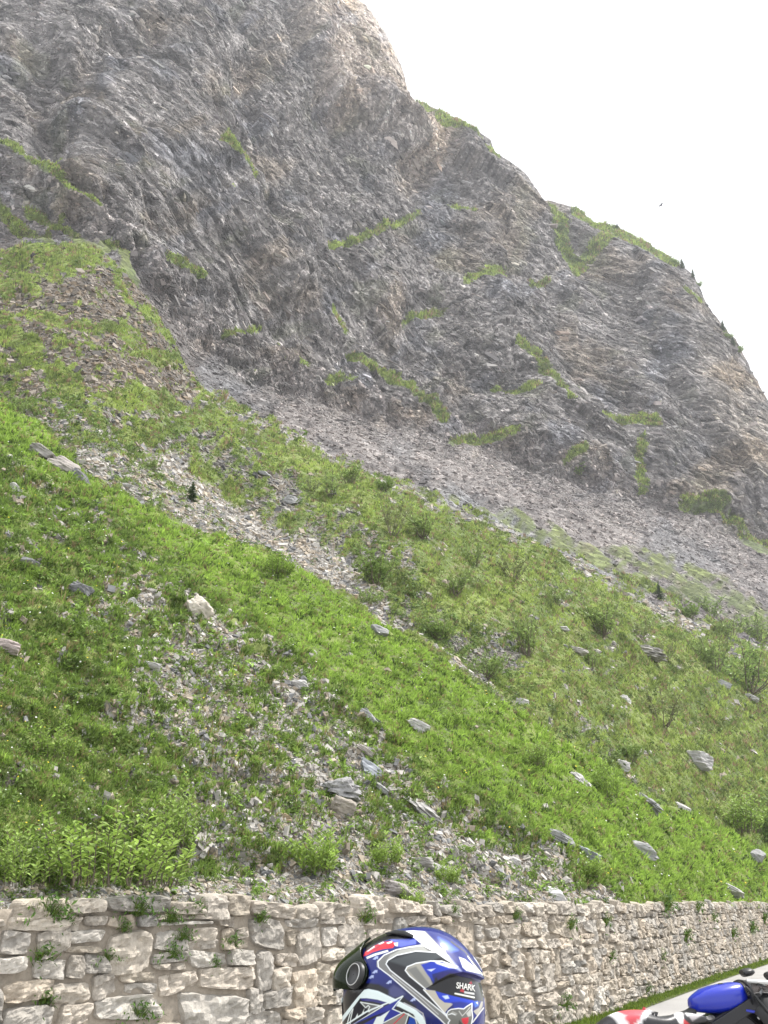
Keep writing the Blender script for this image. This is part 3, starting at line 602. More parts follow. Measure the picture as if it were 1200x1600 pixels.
def cliff_blocks():
    n = 236000; lo, hi = s4 - 34, s6 - 1; A, N, r0, c0 = picks(n, lo, hi, np.clip(1.0 - 1.6 * Gm, .0, 1) + .004); n = len(A); dist = np.linalg.norm(A, axis=1); px, py = PX[r0, c0], PY[r0, c0]
    rough = np.clip(.55 + .9 * fbm2(px / 70, py / 55, 3, 231), .15, 1.4)      # broken bands between smoother faces
    sz = .72 * (1 + rng.pareto(2.4, n) * .55); sz = np.minimum(sz, 4.2) * dist / 1035 * (.55 + .6 * rough)
    Ar = lerp(R(44), R(14), sstep(350, 900, px)) + rng.normal(0, .30, n) + .5 * fbm2(px / 60, py / 60, 2, 235); Tn = np.array([.7071, .7071, 0]); e = Tn[None] * np.cos(Ar)[:, None] - np.array([0, 0, 1.0])[None] * np.sin(Ar)[:, None]
    steep = rng.random(n) < .18; e = np.where(steep[:, None], np.array([.25, .25, -.9]) + rng.normal(0, .2, (n, 3)), e)
    nb = N0[r0, c0]; z = unit(nb * .75 + NOR[r0, c0] * .25 + rng.normal(0, .20, (n, 3))); M = frames(z, rng.normal(0, .12, n), e)
    s3 = np.stack([sz * rng.uniform(1.3, 3.6, n), sz * rng.uniform(.5, .95, n), sz * rng.uniform(.4, 1.0, n)], 1); M = M * s3[:, None, :]
    col = CLR[r0, c0] * rng.lognormal(.0, .24, n)[:, None].clip(.5, 1.7); fl = rng.random(n) < .07; col = np.where(fl[:, None], col * np.array([1.55, 1.48, 1.38]), col); col = col * (1 + rng.normal(0, .018, (n, 3)))
    VV, FF, CC, off = [], [], [], 0; wh = rng.integers(0, len(STT), n)
    for k, tv in enumerate(STT):
        m = wh == k; V, Fc, c = scatter(tv, SF, A[m] - nb[m] * (s3[m, 2] * .12)[:, None], M[m], col[m].clip(.02, .6)); VV.append(V); FF.append(Fc + off); CC.append(c); off += len(V)
    tag(link('cliff_blocks', np_mesh('cliff_blocks', np.vstack(VV), np.vstack(FF), np.vstack(CC)), M_block), 'fractured grey slabs and flakes making up the cliff face', kind='stuff')
M_block = attr_mat('cliff_flakes', .92, .2, .9, .22, .4, .2)
cliff_blocks()
# ---- herbs: small leafy plants on stones and in turf
def herbs(name, label, n, nl, lo, hi, dens, lpx, lmin, base):
    A, N, r0, c0 = picks(n, lo, hi, dens); dist = np.linalg.norm(A, axis=1); m = n * nl
    sc = np.repeat(np.maximum(lmin, lpx * dist / 1035) * rng.lognormal(0, .3, n), nl)
    A = np.repeat(A, nl, 0); N = np.repeat(N, nl, 0)
    u = unit(rng.normal(0, 1, (m, 3)) + N * .9 + [0, 0, .5]); pos = A + u * (sc * rng.uniform(.3, 2.6, m))[:, None]
    z = unit(rng.normal(0, .6, (m, 3)) + N * .6 + [0, 0, .6]); M = frames(z, rng.random(m) * 6.28) * np.stack([sc, sc * .55, sc], 1)[:, None, :]
    tv = np.array([[-.9, 0, 0], [0, -.6, .12], [.9, 0, -.1], [0, .6, .12]])
    col = np.repeat(np.array(base) * rng.lognormal(0, .28, n)[:, None], nl, 0) * rng.lognormal(0, .2, m)[:, None]
    V, Fc, c = scatter(tv, np.array([[0, 1, 2, 3]]), pos, M, col); return tag(link(name, np_mesh(name, V, Fc, c), M_herb), label, kind='stuff')
hd = lambda lo: (.25 + B * .5) * (fbm2(PX / 26, PY / 18, 2, 121) > .02) * (1 - .85 * BR)
H1 = hd(0)
herbs('slope_herbs', 'low leafy herbs among the grass and gravel of the near slope', 5200, 9, 2, SEGROW[2], H1, 2.0, .018, [.14, .22, .042])
herb_mask = np.concatenate([pm(PX[i:i + 200], PY[i:i + 200], ZONES['herb_slope'], 14) + .6 * pm(PX[i:i + 200], PY[i:i + 200], ZONES['bank'], 14) + .8 * pm(PX[i:i + 200], PY[i:i + 200], ZONES['lower_scree'], 14) + .12 for i in range(0, hillrows, 200)], 0)
HM = np.zeros((NR, NC), np.float32); HM[:len(herb_mask)] = herb_mask[:NR]
herbs('gully_herbs', 'dark leafy herbs growing through the stones beside the gully', 6500, 6, SEGROW[3] - 4, SEGROW[4], HM * (.2 + Gm), 1.5, .04, [.11, .17, .045])
def flowers():
    A, N, r0, c0 = picks(380, 2, SEGROW[2], .1 + Gm); n = len(A); dist = np.linalg.norm(A, axis=1); sz = np.maximum(.008, .75 * dist / 1035) * rng.uniform(.8, 1.3, n)
    z = unit(N + np.array([0, -.6, .8]) + rng.normal(0, .2, (n, 3))); M = frames(z, rng.random(n) * 6) * sz[:, None, None]
    th = np.linspace(0, 2 * np.pi, 6, endpoint=False); tv = np.vstack([np.c_[np.cos(th), np.sin(th), np.full(6, .25)], [[0, 0, 0]]]); tf = np.array([[i, (i + 1) % 6, 6] for i in range(6)])
    col = np.where((rng.random(n) < .45)[:, None], np.array([.62, .50, .03]), np.array([.72, .72, .68]))
    V, Fc, c = scatter(tv, tf, A + N * (.10 + .08 * rng.random(n))[:, None], M, col)
    tag(link('meadow_flowers', np_mesh('meadow_flowers', V, Fc, c), M_herb), 'tiny yellow and white flowers dotted through the grass', kind='stuff')
flowers()
# ================================================================== road, verge and ground
M_road, nt_, p_ = new_mat('road_surface')
g_ = nd(nt_, 'ShaderNodeNewGeometry'); n1_ = nd(nt_, 'ShaderNodeTexNoise', ins={'Scale': 60.0, 'Detail': 6.0}); n2_ = nd(nt_, 'ShaderNodeTexNoise', ins={'Scale': .7, 'Detail': 5.0})
nt_.links.new(g_.outputs['Position'], n1_.inputs['Vector']); nt_.links.new(g_.outputs['Position'], n2_.inputs['Vector'])
mm_ = math_n(nt_, 'MULTIPLY_ADD', n1_.outputs[0], .6, math_n(nt_, 'MULTIPLY', n2_.outputs[0], .6))
r_ = nd(nt_, 'ShaderNodeValToRGB'); r_.color_ramp.elements[0].position = .35; r_.color_ramp.elements[0].color = (.20, .195, .19, 1); r_.color_ramp.elements[1].position = .85; r_.color_ramp.elements[1].color = (.36, .35, .335, 1)
nt_.links.new(mm_, r_.inputs[0]); nt_.links.new(r_.outputs[0], p_.inputs['Base Color']); p_.inputs['Roughness'].default_value = .85
b_ = nd(nt_, 'ShaderNodeBump', ins={'Strength': .4, 'Distance': .01}); nt_.links.new(n1_.outputs[0], b_.inputs['Height']); nt_.links.new(b_.outputs[0], p_.inputs['Normal'])
LS = np.linspace(2, WL[-1] - 1, 160)
def strip(name, o0, o1, z0, z1, mat, n=4):
    k = np.linspace(0, 1, n); V = []
    for q in k:
        x, y, _, _ = wall_at(LS, lerp(o0, o1, q)); V.append(np.c_[x, y, np.full(len(LS), lerp(z0, z1, q))])
    V = np.array(V); Fc = grid_faces(n, len(LS))[:, ::-1]
    return link(name, np_mesh(name, V.reshape(-1, 3), Fc, smooth=True), mat)
M_verge = simple('verge_soil', (.085, .10, .04), .95, spec=.1, bump=.6, bscale=14, vary=.4)
M_ground = simple('roadside_ground', (.16, .15, .11), .95, spec=.1, bump=.5, bscale=6, vary=.3)
tag(strip('road', .33, 8.2, .0, .0, M_road), kind='structure')
tag(strip('verge', -.1, .36, .05, .006, M_verge), kind='structure')
tag(strip('far_ground', 8.0, 60, -.02, -9, M_ground, 8), kind='structure')
M_paint = simple('road_paint', (.62, .61, .58), .7, bump=.2, vary=.12)

def verge_grass():
    n = 5200; nb = 9; l = rng.uniform(10, 52, n); o = rng.uniform(.03, .33, n) ** 1.0; k = rng.random(n) < np.where(l > 18, .85, .4); l, o = l[k], o[k]; n = len(l)
    x, y, _, _ = wall_at(l, o); A = np.repeat(np.c_[x, y, .06 * (1 - o)], nb, 0); m = len(A); dist = np.hypot(A[:, 0], A[:, 1])
    h = np.repeat(rng.lognormal(0, .35, n) * lerp(.065, .035, o * 2), nb) * rng.uniform(.5, 1.1, m); A[:, :2] += rng.normal(0, .05, (m, 2))
    up = unit(np.c_[rng.normal(0, .35, (m, 2)), np.ones(m)]); sd_ = unit(np.cross(up, rng.normal(0, 1, (m, 3)))); ww = np.maximum(.005, 1.1 * dist / 1035)
    V = np.stack([A - sd_ * ww[:, None] * .5, A + sd_ * ww[:, None] * .5, A + up * h[:, None]], 1).reshape(-1, 3)
    col = np.repeat(lerp(np.array([.09, .15, .025]), np.array([.18, .24, .04]), rng.random((n, 1))), nb, 0) * rng.lognormal(0, .2, m)[:, None]
    tag(link('verge_grass', np_mesh('verge_grass', V, np.arange(m * 3).reshape(-1, 3), np.repeat(col, 3, 0)), M_grass), 'narrow strip of grass between the wall foot and the road', kind='stuff')
verge_grass()
# ================================================================== retaining wall of rough stone
LA, LB = 2.5, 62.0
l_at_px = lambda px: float(np.interp(azel(px, 1450)[0], WAZ[10:], WL[10:]))
l_mid, l_far = l_at_px(660), l_at_px(930)
def wall_stones():
    quads = []                                                # (corners (4,2) in wall coordinates, far weight, kind)
    zs = [-.04]; 
    while zs[-1] < WTOP - .16: zs.append(zs[-1] + random.uniform(.15, .25))
    zs[-1] = WTOP - .17; zs.append(WTOP)
    nrow = len(zs) - 1; taken = [[] for _ in range(nrow + 1)]
    for k in range(nrow):
        l = LA + random.uniform(0, .3)
        coping = k == nrow - 1
        while l < LB:
            fw = float(sstep(l_far - 1, l_far + 4, l)); midw = float(sstep(l_mid - .6, l_mid + .6, l))
            w_ = random.lognormvariate(math.log(lerp(lerp(.37, .32, midw), .25, fw)), .36)
            if coping and l < l_mid: w_ = random.uniform(.25, .75)
            w_ = min(max(w_, .15), .95); hit = [q for q in taken[k] if q[0] < l + w_ and q[1] > l]
            if hit:
                if hit[0][0] - l > .14: w_ = hit[0][0] - l
                else: l = hit[0][1]; continue
            tall = (not coping) and k < nrow - 2 and random.random() < lerp(.16, .10, fw) and not hit
            z0, z1 = zs[k], zs[k + 2] if tall else zs[k + 1]
            if tall: taken[k + 1].append((l, l + w_))
            parts = [(z0, z1)]
            if not tall and not coping and random.random() < lerp(.12, .5, fw): zz = lerp(z0, z1, random.uniform(.35, .65)); parts = [(z0, zz), (zz, z1)]
            if coping and l < l_mid and random.random() < .09: l += random.uniform(.1, .5); continue
            for a, b in parts: quads.append((l, l + w_, a, b, fw, midw, coping))
            l += w_
    V_, C_ = [], []; NU, NV = 21, 13
    u, v = np.meshgrid(np.linspace(-1, 1, NU), np.linspace(-1, 1, NV)); u, v = u.ravel(), v.ravel()
    wave = lambda l, z: (.045 * float(noise2(np.array([l * .7]), np.array([z * .9]), 131)[0]))
    allV = []; allq = []
    for (l0, l1, z0, z1, fw, midw, cop) in quads:
        j = lambda a: random.uniform(-a, a); ja = min(.075, (z1 - z0) * .30, (l1 - l0) * .24)
        jj = ja
        if cop: z1 = z1 + random.uniform(-.05, .05)
        c = [(l0 + j(ja), z0 + j(jj)), (l1 + j(ja), z0 + j(jj)), (l1 + j(ja), z1 + j(jj * .7)), (l0 + j(ja), z1 + j(jj * .7))]
        c = [(a, b + (wave(a, b) if not cop else 0)) for a, b in c]
        gap = random.uniform(-.006, .004) + .003 * fw
        p = random.uniform(4.0, 8.0) - fw * 1.6
        uu, vv = u * .999, v * .999; nn = (np.abs(uu) ** p + np.abs(vv) ** p) ** (1 / p) + 1e-9; mxx = np.maximum(np.abs(uu), np.abs(vv)); k = mxx / nn
        # rounded square, warped so that the outline is irregular
        su, sv = uu * k, vv * k
        a, b = (su + 1) / 2, (sv + 1) / 2
        L = (1 - a) * (1 - b) * c[0][0] + a * (1 - b) * c[1][0] + a * b * c[2][0] + (1 - a) * b * c[3][0]
        Zq = (1 - a) * (1 - b) * c[0][1] + a * (1 - b) * c[1][1] + a * b * c[2][1] + (1 - a) * b * c[3][1]
        L = L - su * gap; Zq = Zq - sv * gap
        edge = sstep(.80, 1.0, mxx); rim = mxx > .985
        bul = random.uniform(.008, .030); dep = bul * (1 - edge ** 2) + random.uniform(-.012, .012) + (.03 if cop else 0) + j(.012) * su + j(.012) * sv - .012 * edge
        dep = np.where(rim, dep - .10, dep)
        allV.append(np.c_[L, Zq, dep]); 
        base = random.choice([(.405, .36, .305), (.375, .34, .295), (.435, .39, .33), (.355, .33, .295), (.415, .358, .29), (.375, .33, .27)])
        if random.random() < .035: base = (.31, .295, .27)
        if random.random() < .05: base = (.46, .43, .385)
        bf = random.uniform(.8, 1.12); allq.append(np.tile(np.array(base) * bf, (len(u), 1)))
    W = np.vstack(allV); Cq = np.vstack(allq); sid = np.repeat(np.arange(len(quads)), NU * NV).astype(np.float32)
    # layered, split faces: noise stretched along the bedding, which lies a little differently in every stone
    tilt = (rng.random(len(quads)) - .5) * .7; tl = np.repeat(tilt, NU * NV)
    x = W[:, 0] * np.cos(tl) + W[:, 1] * np.sin(tl); z = -W[:, 0] * np.sin(tl) + W[:, 1] * np.cos(tl)
    lay = fbm3(x * 7, z * 18, sid * 3.7, 5, 141, .66); lump = fbm3(x * 7, z * 7, sid * 1.9, 3, 145)
    fh_, ft_ = facets(x * 7 + sid * 3.3, z * 11 + sid * 1.7, 161, 12); fh2, ft2 = facets(x * 19 + sid, z * 30 + sid * 2.3, 162, 12)
    dep = W[:, 2] + .016 * lay + .016 * lump + .022 * fh_ + .036 * ft_ + .008 * fh2 + .014 * ft2
    W[:, 0] += .010 * fbm3(x * 14, z * 14, sid * 2.1, 2, 148); W[:, 1] += .008 * fbm3(x * 14, z * 14, sid * 5.1, 2, 149)
    Cq = Cq * (1 + .16 * lay + .14 * fh2 + .22 * fbm3(x * 3, z * 3, sid * 9.1, 2, 151))[:, None]
    bx, by, nx, ny = wall_at(W[:, 0]); off = dep + .10 * (1 - W[:, 1] / WTOP) + .02 + .03 * noise2(W[:, 0] * .6, W[:, 1] * .8, 152)
    zt = W[:, 1] * (wall_top(W[:, 0]) / WTOP)
    V = np.c_[bx + nx * off, by + ny * off, zt]
    Fg = grid_faces(NV, NU); Fc = (Fg[None] + (np.arange(len(quads)) * NU * NV)[:, None, None]).reshape(-1, 4)
    return V, Fc, Cq.clip(.03, .8)
def wall_top_cap():
    return None
_wx = wall_at(l_at_px(640)); wallT = empty('retaining_wall', (float(_wx[0]), float(_wx[1]), 0), label='long roadside retaining wall of rough pinkish grey stone blocks', cat='wall')
def world_child(name, V, Fc, col, mat, parent, smooth=True):
    o = link(name, np_mesh(name, np.asarray(V) - np.array(parent.location)[None], Fc, col, smooth), mat, parent); return o
M_wstone = attr_mat('wall_stone', .93, .2, 28.0, .24, 1.0, .02)
M_mortar = attr_mat('wall_mortar', .95, .1, 24.0, .25, .9, .015)
V, Fc, Cq = wall_stones(); world_child('stone_courses', V, Fc, Cq, M_wstone, wallT, False)
def mortar():
    nl, nz = 900, 34; l = np.linspace(LA, LB, nl); z = np.linspace(-.1, 1, nz); Lg, Zg = np.meshgrid(l, z)
    bx, by, nx, ny = wall_at(Lg.ravel()); zz = Zg.ravel() * (wall_top(Lg.ravel()) - .09)
    off = -.024 + .10 * (1 - Zg.ravel()) + .02 + .018 * fbm2(Lg.ravel() * 6, zz * 9, 3, 155) + .02 * noise2(Lg.ravel() * .9, zz * 1.4, 157)
    V = np.c_[bx + nx * off, by + ny * off, zz]
    # back over the top
    bx2, by2, nx2, ny2 = wall_at(l); V2 = np.c_[bx2 - nx2 * .5, by2 - ny2 * .5, wall_top(l) - .09]
    V = np.vstack([V, V2]); f = sstep(l_far - 1, l_far + 5, np.r_[Lg.ravel(), l])[:, None]
    c = lerp(np.array([.30, .262, .215]), np.array([.11, .10, .08]), f) * (1 + .35 * fbm2(np.r_[Lg.ravel(), l] * 3, np.r_[zz, np.full(nl, 2.)] * 3, 3, 158))[:, None]
    return V, grid_faces(nz + 1, nl), c
V, Fc, c = mortar(); world_child('mortar', V, Fc, c, M_mortar, wallT)
# ---- weeds rooted in the joints
def weed_mesh(seed, h, nl, wide):
    r = np.random.default_rng(seed); m = nl
    u = unit(np.c_[r.normal(0, .55, m), -np.abs(r.normal(.5, .4, m)), r.normal(.7, .5, m)]); rad = h * r.uniform(.15, 1, m)[:, None]
    pos = u * rad * np.array([wide, .8, 1.0]); z = unit(r.normal(0, .6, (m, 3)) + [0, -.6, .7]); ls = h * r.uniform(.10, .22, m)
    M = frames(z, r.random(m) * 6.28, np.tile([[0, -.3, 1.0]], (m, 1))) * np.stack([ls, ls * .5, ls], 1)[:, None, :]
    tv = np.array([[-.9, 0, 0], [0, -.6, .1], [.9, 0, -.1], [0, .6, .1]])
    V, Fc, _ = scatter(tv, np.array([[0, 1, 2, 3]]), pos, M)
    col = np.array([.075, .145, .025]) * r.lognormal(0, .3, len(V) // 4).repeat(4)[:, None]
    nb = nl // 2; b = r.normal(0, .03, (nb, 3)) * [1, .3, .4]; up = unit(np.c_[r.normal(0, .5, nb), -np.abs(r.normal(.4, .3, nb)), np.ones(nb) * .8]); sd2 = unit(np.cross(up, r.normal(0, 1, (nb, 3))))
    hb = h * r.uniform(.5, 1.1, nb)[:, None]; V2 = np.stack([b - sd2 * .004, b + sd2 * .004, b + up * hb * .6 + sd2 * .003, b + up * hb], 1).reshape(-1, 3)
    F2 = np.arange(nb * 4).reshape(-1, 4)
    c2 = np.repeat(lerp(np.array([.07, .12, .02]), np.array([.13, .18, .03]), r.random((nb, 1))), 4, 0)
    me = np_mesh("wall_weed", np.vstack([V, V2]), np.vstack([Fc, F2 + len(V)]), np.vstack([col, c2])); me.materials.append(M_herb); return me
WM = [weed_mesh(s, .16, n, wd) for s, n, wd in ((1, 70, 1.2), (2, 110, 1.6), (3, 50, .8))]
WEED = [(62, 1503, 1.2, 0), (70, 1432, 1.3, 1), (95, 1440, 1.0, 0), (210, 1428, 1.2, 1), (188, 1455, .8, 2), (262, 1440, .9, 1), (300, 1428, 1.0, 0), (262, 1497, .9, 1), (328, 1512, .8, 2), (355, 1482, 1.1, 0), (165, 1502, .8, 1), (280, 1468, .8, 1), (402, 1440, .9, 0), (565, 1440, 1.4, 2), (212, 1592, 1.1, 1), (66, 1570, 1.0, 0),
        (702, 1428, 1.0, 2), (800, 1436, 1.1, 2), (885, 1452, 1.6, 2), (940, 1447, 1.6, 2), (948, 1500, 1.3, 0), (872, 1578, 1.7, 1), (1003, 1555, 1.8, 2), (1065, 1470, 2.2, 0), (1028, 1500, 1.6, 2), (1035, 1422, 2.6, 1), (1110, 1440, 2.0, 2), (1140, 1465, 2.2, 0), (1170, 1455, 2.4, 1), (1085, 1425, 2.4, 2), (1190, 1440, 2.6, 0)]
def on_wall(px, py):
    l = l_at_px(px)
    for _ in range(3):
        x, y, nx, ny = wall_at(l, .05); d = math.hypot(float(x), float(y)); l_a = azel(px, py)[0]; l = float(np.interp(l_a, WAZ[10:], WL[10:]))
    z = CAMZ + float(azel(px, py)[1]) * d
    return Vector((float(x), float(y), z)), math.atan2(float(ny), float(nx)) + R(90)
for i, (px, py, s_, k) in enumerate(WEED):
    p, rz = on_wall(px, py); o = link('wall_weed', WM[k], None); o.location = p; o.rotation_euler = (0, 0, rz); o.scale = (s_,) * 3
    g = ('bright green weed growing from a joint of the near, left part of the wall' if px < 500 else 'green grass weed growing from a joint of the middle part of the wall' if px < 960 else 'small green weed growing from the far, right part of the wall')
    tag(o, g, 'weed', 'weeds in the near part of the wall' if px < 500 else 'weeds in the middle of the wall' if px < 960 else 'weeds in the far part of the wall')
# ================================================================== single rocks, shrubs, trees
_vis = ~hid & infr
_fx, _fy = DX[_vis], DY[_vis]; _fp, _fn = PD[_vis], NOR[_vis]
def ground_at(px, py):
    i = int(np.argmin((_fx - px) ** 2 + (_fy - py) ** 2)); p = _fp[i]
    return Vector(p), Vector(_fn[i]), float(np.linalg.norm(p - np.array([0, 0, CAMZ])))
M_rockthing = attr_mat('boulder_stone', .9, .25, 7.0, .20, .8, .03)
bmi = bmesh.new(); bmesh.ops.create_icosphere(bmi, subdivisions=4, radius=1.0); bmi.verts.ensure_lookup_table()
ICO_V = np.array([v.co[:] for v in bmi.verts]); ICO_F = np.array([[v.index for v in f.verts] for f in bmi.faces]); bmi.free()
def rock_obj(name, px, py, w, h, col, roll=25, seed=0, sink=.25, depth=.8, lay=.5, sharp=7):
    r = np.random.default_rng(seed + 500); g, n, d = ground_at(px, py + h * .35)
    sx, sz = w * d / F / 2, h * d / F / 2; sy = max(sx, sz) * depth * .8
    V = ICO_V * np.array([1.25, 1.25, 1.3])
    for k in range(sharp):                                # flat split faces
        nn = r.normal(0, 1, 3) * [1, .8, 1]; nn /= np.linalg.norm(nn); c = r.uniform(.62, .95); q = V @ nn; V = V - np.maximum(q - c, 0)[:, None] * nn
    V = np.clip(V, -1.0, 1.0)
    nz = fbm3(V[:, 0] * 1.6 + seed, V[:, 1] * 1.6, V[:, 2] * 5, 4, seed, .6); ly = noise3(V[:, 0] * .6, V[:, 1] * .6, V[:, 2] * 4.5 + seed, seed + 3)
    V = V * (1 + (.13 if lay < .8 else .34) * nz + lay * .16 * np.sign(ly) * np.abs(ly) ** .5)[:, None] * np.array([sx, sy, sz])
    a = R(roll); V = V @ np.array([[math.cos(a), 0, -math.sin(a)], [0, 1, 0], [math.sin(a), 0, math.cos(a)]])
    az = math.atan2(g.x, g.y); V = V @ np.array([[math.cos(-az), math.sin(-az), 0], [-math.sin(-az), math.cos(-az), 0], [0, 0, 1]])
    c = np.array(col) * (1 + .35 * nz + .25 * fbm3(V[:, 0] * 3 / sx, V[:, 1] * 3 / sx, V[:, 2] * 3 / sx, 2, seed + 9))[:, None]
    me = np_mesh(name, V, ICO_F, c.clip(.02, .8)); o = link(name, me, M_rockthing)
    o.location = g + Vector((0, 0, sz * (1 - 2 * sink) * .75)); return o
PALE, GREY, DARK, TAN, CREAM, BLUE = (.38, .37, .36), (.25, .25, .25), (.15, .15, .155), (.30, .235, .15), (.46, .42, .36), (.26, .275, .30)
ROCKS = [
 (307, 946, 38, 34, CREAM, 48, 'boulder', 'cream coloured curved boulder standing out alone on the left slope', 'boulder'),
 (210, 941, 24, 13, PALE, 25, 'slab', 'small pale slab in the gravel left of the cream boulder', 'rock'),
 (10, 1008, 34, 24, (.32, .27, .255), 10, 'boulder', 'pinkish grey boulder cut by the left edge of the picture', 'boulder'),
 (236, 1038, 24, 13, PALE, 14, 'slab', 'flat white slab on turf under the cream boulder', 'rock'),
 (363, 1000, 16, 10, PALE, 5, 'rock', 'small white rock right below the cream boulder', 'rock'),
 (126, 918, 30, 22, DARK, 35, 'boulder', 'dark overhanging boulder with a brown hollow below it in the left turf', 'boulder'),
 (68, 706, 40, 18, (.27, .255, .24), 25, 'rock', 'upper end rock of the broken ridge in the upper left grass crest', 'rock'),
 (97, 724, 44, 24, (.29, .265, .245), 30, 'rock', 'middle and largest rock of the broken ridge in the upper left grass crest', 'rock'),
 (126, 744, 30, 18, DARK, 35, 'rock', 'dark lower end rock of the broken ridge in the upper left grass crest', 'rock'),
 (25, 762, 20, 12, PALE, 20, 'rock', 'small pale rock in bright grass near the upper left edge', 'rock'),
 (46, 878, 26, 14, DARK, 10, 'rock', 'dark low rock in the turf near the left edge', 'rock'),
 (529, 1226, 54, 34, (.27, .265, .265), 8, 'outcrop', 'large layered grey outcrop jutting from gravel over a dark hollow', 'outcrop'),
 (533, 1258, 40, 26, (.29, .26, .225), 20, 'rock', 'tan block supporting the large layered outcrop from below', 'rock'),
 (580, 1202, 42, 24, BLUE, 34, 'slab', 'bluish grey tilted slab just right of the large layered outcrop', 'rock'),
 (651, 1131, 38, 16, PALE, 28, 'slab', 'pale slab lying along the edge of the bright grass', 'rock'),
 (592, 985, 28, 16, GREY, 16, 'boulder', 'rounded grey boulder in bright grass at the gully rim', 'boulder'),
 (625, 1392, 52, 24, (.29, .265, .255), 12, 'slab', 'broad flat brownish slab resting just above the wall top', 'rock'),
 (657, 1344, 36, 18, (.30, .285, .275), 10, 'slab', 'flat grey slab with a point, left one of two side by side', 'rock'),
 (684, 1358, 26, 15, PALE, 14, 'slab', 'light slab touching the pointed grey slab on its right', 'rock'),
 (866, 1396, 36, 17, (.46, .455, .45), 18, 'slab', 'white wedge of rock lying right on top of the wall', 'rock'),
 (881, 1310, 42, 14, GREY, 28, 'slab', 'long narrow pale slab at the foot of the right grass', 'rock'),
 (919, 1333, 34, 17, BLUE, 30, 'slab', 'dark blue grey slab at the lower end of the long narrow slab', 'rock'),
 (1006, 1329, 42, 24, (.30, .30, .30), 18, 'boulder', 'rough pitted grey boulder in grass at the lower right', 'boulder'),
 (1092, 1187, 38, 24, (.34, .33, .325), 8, 'boulder', 'big white topped boulder on the right slope', 'boulder'),
 (970, 1193, 26, 16, PALE, 15, 'rock', 'pale rock at the end of the thin gully scree', 'rock'),
 (904, 1215, 36, 15, PALE, 35, 'outcrop', 'pale broken outcrop in bright grass right of centre', 'outcrop'),
 (1013, 1252, 40, 14, GREY, 38, 'outcrop', 'grey spiky ridge of rock in the right grass', 'outcrop'),
 (1065, 1262, 22, 11, PALE, 30, 'rock', 'small white slab right of the grey spiky ridge', 'rock'),
 (898, 1016, 40, 11, (.34, .32, .305), 16, 'slab', 'flat pale ledge of slabs below the tall shrubs', 'rock'),
 (879, 981, 24, 8, PALE, 10, 'slab', 'thin white slab above the flat pale ledge', 'rock'),
 (976, 1091, 20, 11, PALE, 16, 'rock', 'white rock alone on the green slope left of the bent shrub', 'rock'),
 (1131, 1068, 20, 13, GREY, 30, 'rock', 'grey rock in the shadow under the big right edge shrub', 'rock'),
 (1172, 1088, 24, 9, PALE, 22, 'slab', 'pale slab under the big right edge shrub close to the frame', 'rock'),
 (1010, 1016, 50, 16, (.30, .285, .27), 18, 'outcrop', 'low crumbling outcrop beside a dark stemmed shrub on the far slope', 'outcrop'),
 (468, 1070, 34, 18, PALE, 30, 'rock', 'white fractured rock at the top of the brown gravel', 'rock'),
 (575, 1118, 30, 18, GREY, 36, 'rock', 'grey upright rocks in grass above the bluish slab', 'rock'),
 (571, 1173, 32, 11, (.36, .33, .30), 36, 'slab', 'pale splinter of rock above the bluish tilted slab', 'rock'),
 (598, 1232, 28, 9, GREY, 36, 'slab', 'thin dark splinter below the bluish tilted slab', 'rock'),
 (660, 1262, 58, 16, (.34, .33, .315), 40, 'outcrop', 'long pale rock rib running down the gravel in the middle', 'outcrop'),
 (582, 1350, 22, 12, PALE, 8, 'rock', 'small white rock left of the pointed grey slab', 'rock'),
 (445, 1278, 24, 15, TAN, 4, 'rock', 'orange tan block in gravel left of the large outcrop', 'rock'),
 (1181, 1338, 22, 24, GREY, 50, 'rock', 'grey rocks below the dark shrub at the lower right edge', 'rock'),
 (1141, 1389, 36, 13, PALE, 24, 'slab', 'pale ledge in the grass just above the far wall', 'rock'),
 (815, 1097, 22, 12, PALE, 10, 'rock', 'pale rock at the top end of the narrow right gully', 'rock'),
 (706, 1030, 22, 9, PALE, 30, 'rock', 'pale slab in the narrow gully beside the shrubs', 'rock'),
 (452, 780, 26, 14, GREY, 10, 'slab', 'stacked grey slabs on the bank above the gully scree', 'rock'),
 (413, 738, 20, 8, GREY, 12, 'slab', 'flat grey slab at the top of the gully bank', 'rock'),
 (198, 760, 18, 7, PALE, 8, 'slab', 'thin white slab among herbs left of the gully', 'rock'),
 (297, 1345, 18, 12, (.30, .29, .28), 10, 'rock', 'grey rock just right of the large leafy bush', 'rock'),
 (420, 1365, 20, 13, DARK, 20, 'rock', 'dark little rock in gravel left of the middle bush', 'rock'),
 (800, 1345, 24, 12, PALE, 24, 'rock', 'pale rock in the right gravel above the wall', 'rock'),
]
for i, (px, py, w_, h_, c, roll, nm, lab, cat) in enumerate(ROCKS):
    tag(rock_obj({'slab': 'rock_slab', 'outcrop': 'rock_outcrop'}.get(nm, nm), px, py, w_ * 1.06, h_ * 1.12, c, roll, i, lay=.9 if nm == 'outcrop' else .5, sink=.3 if nm == 'outcrop' else .22), lab, cat)

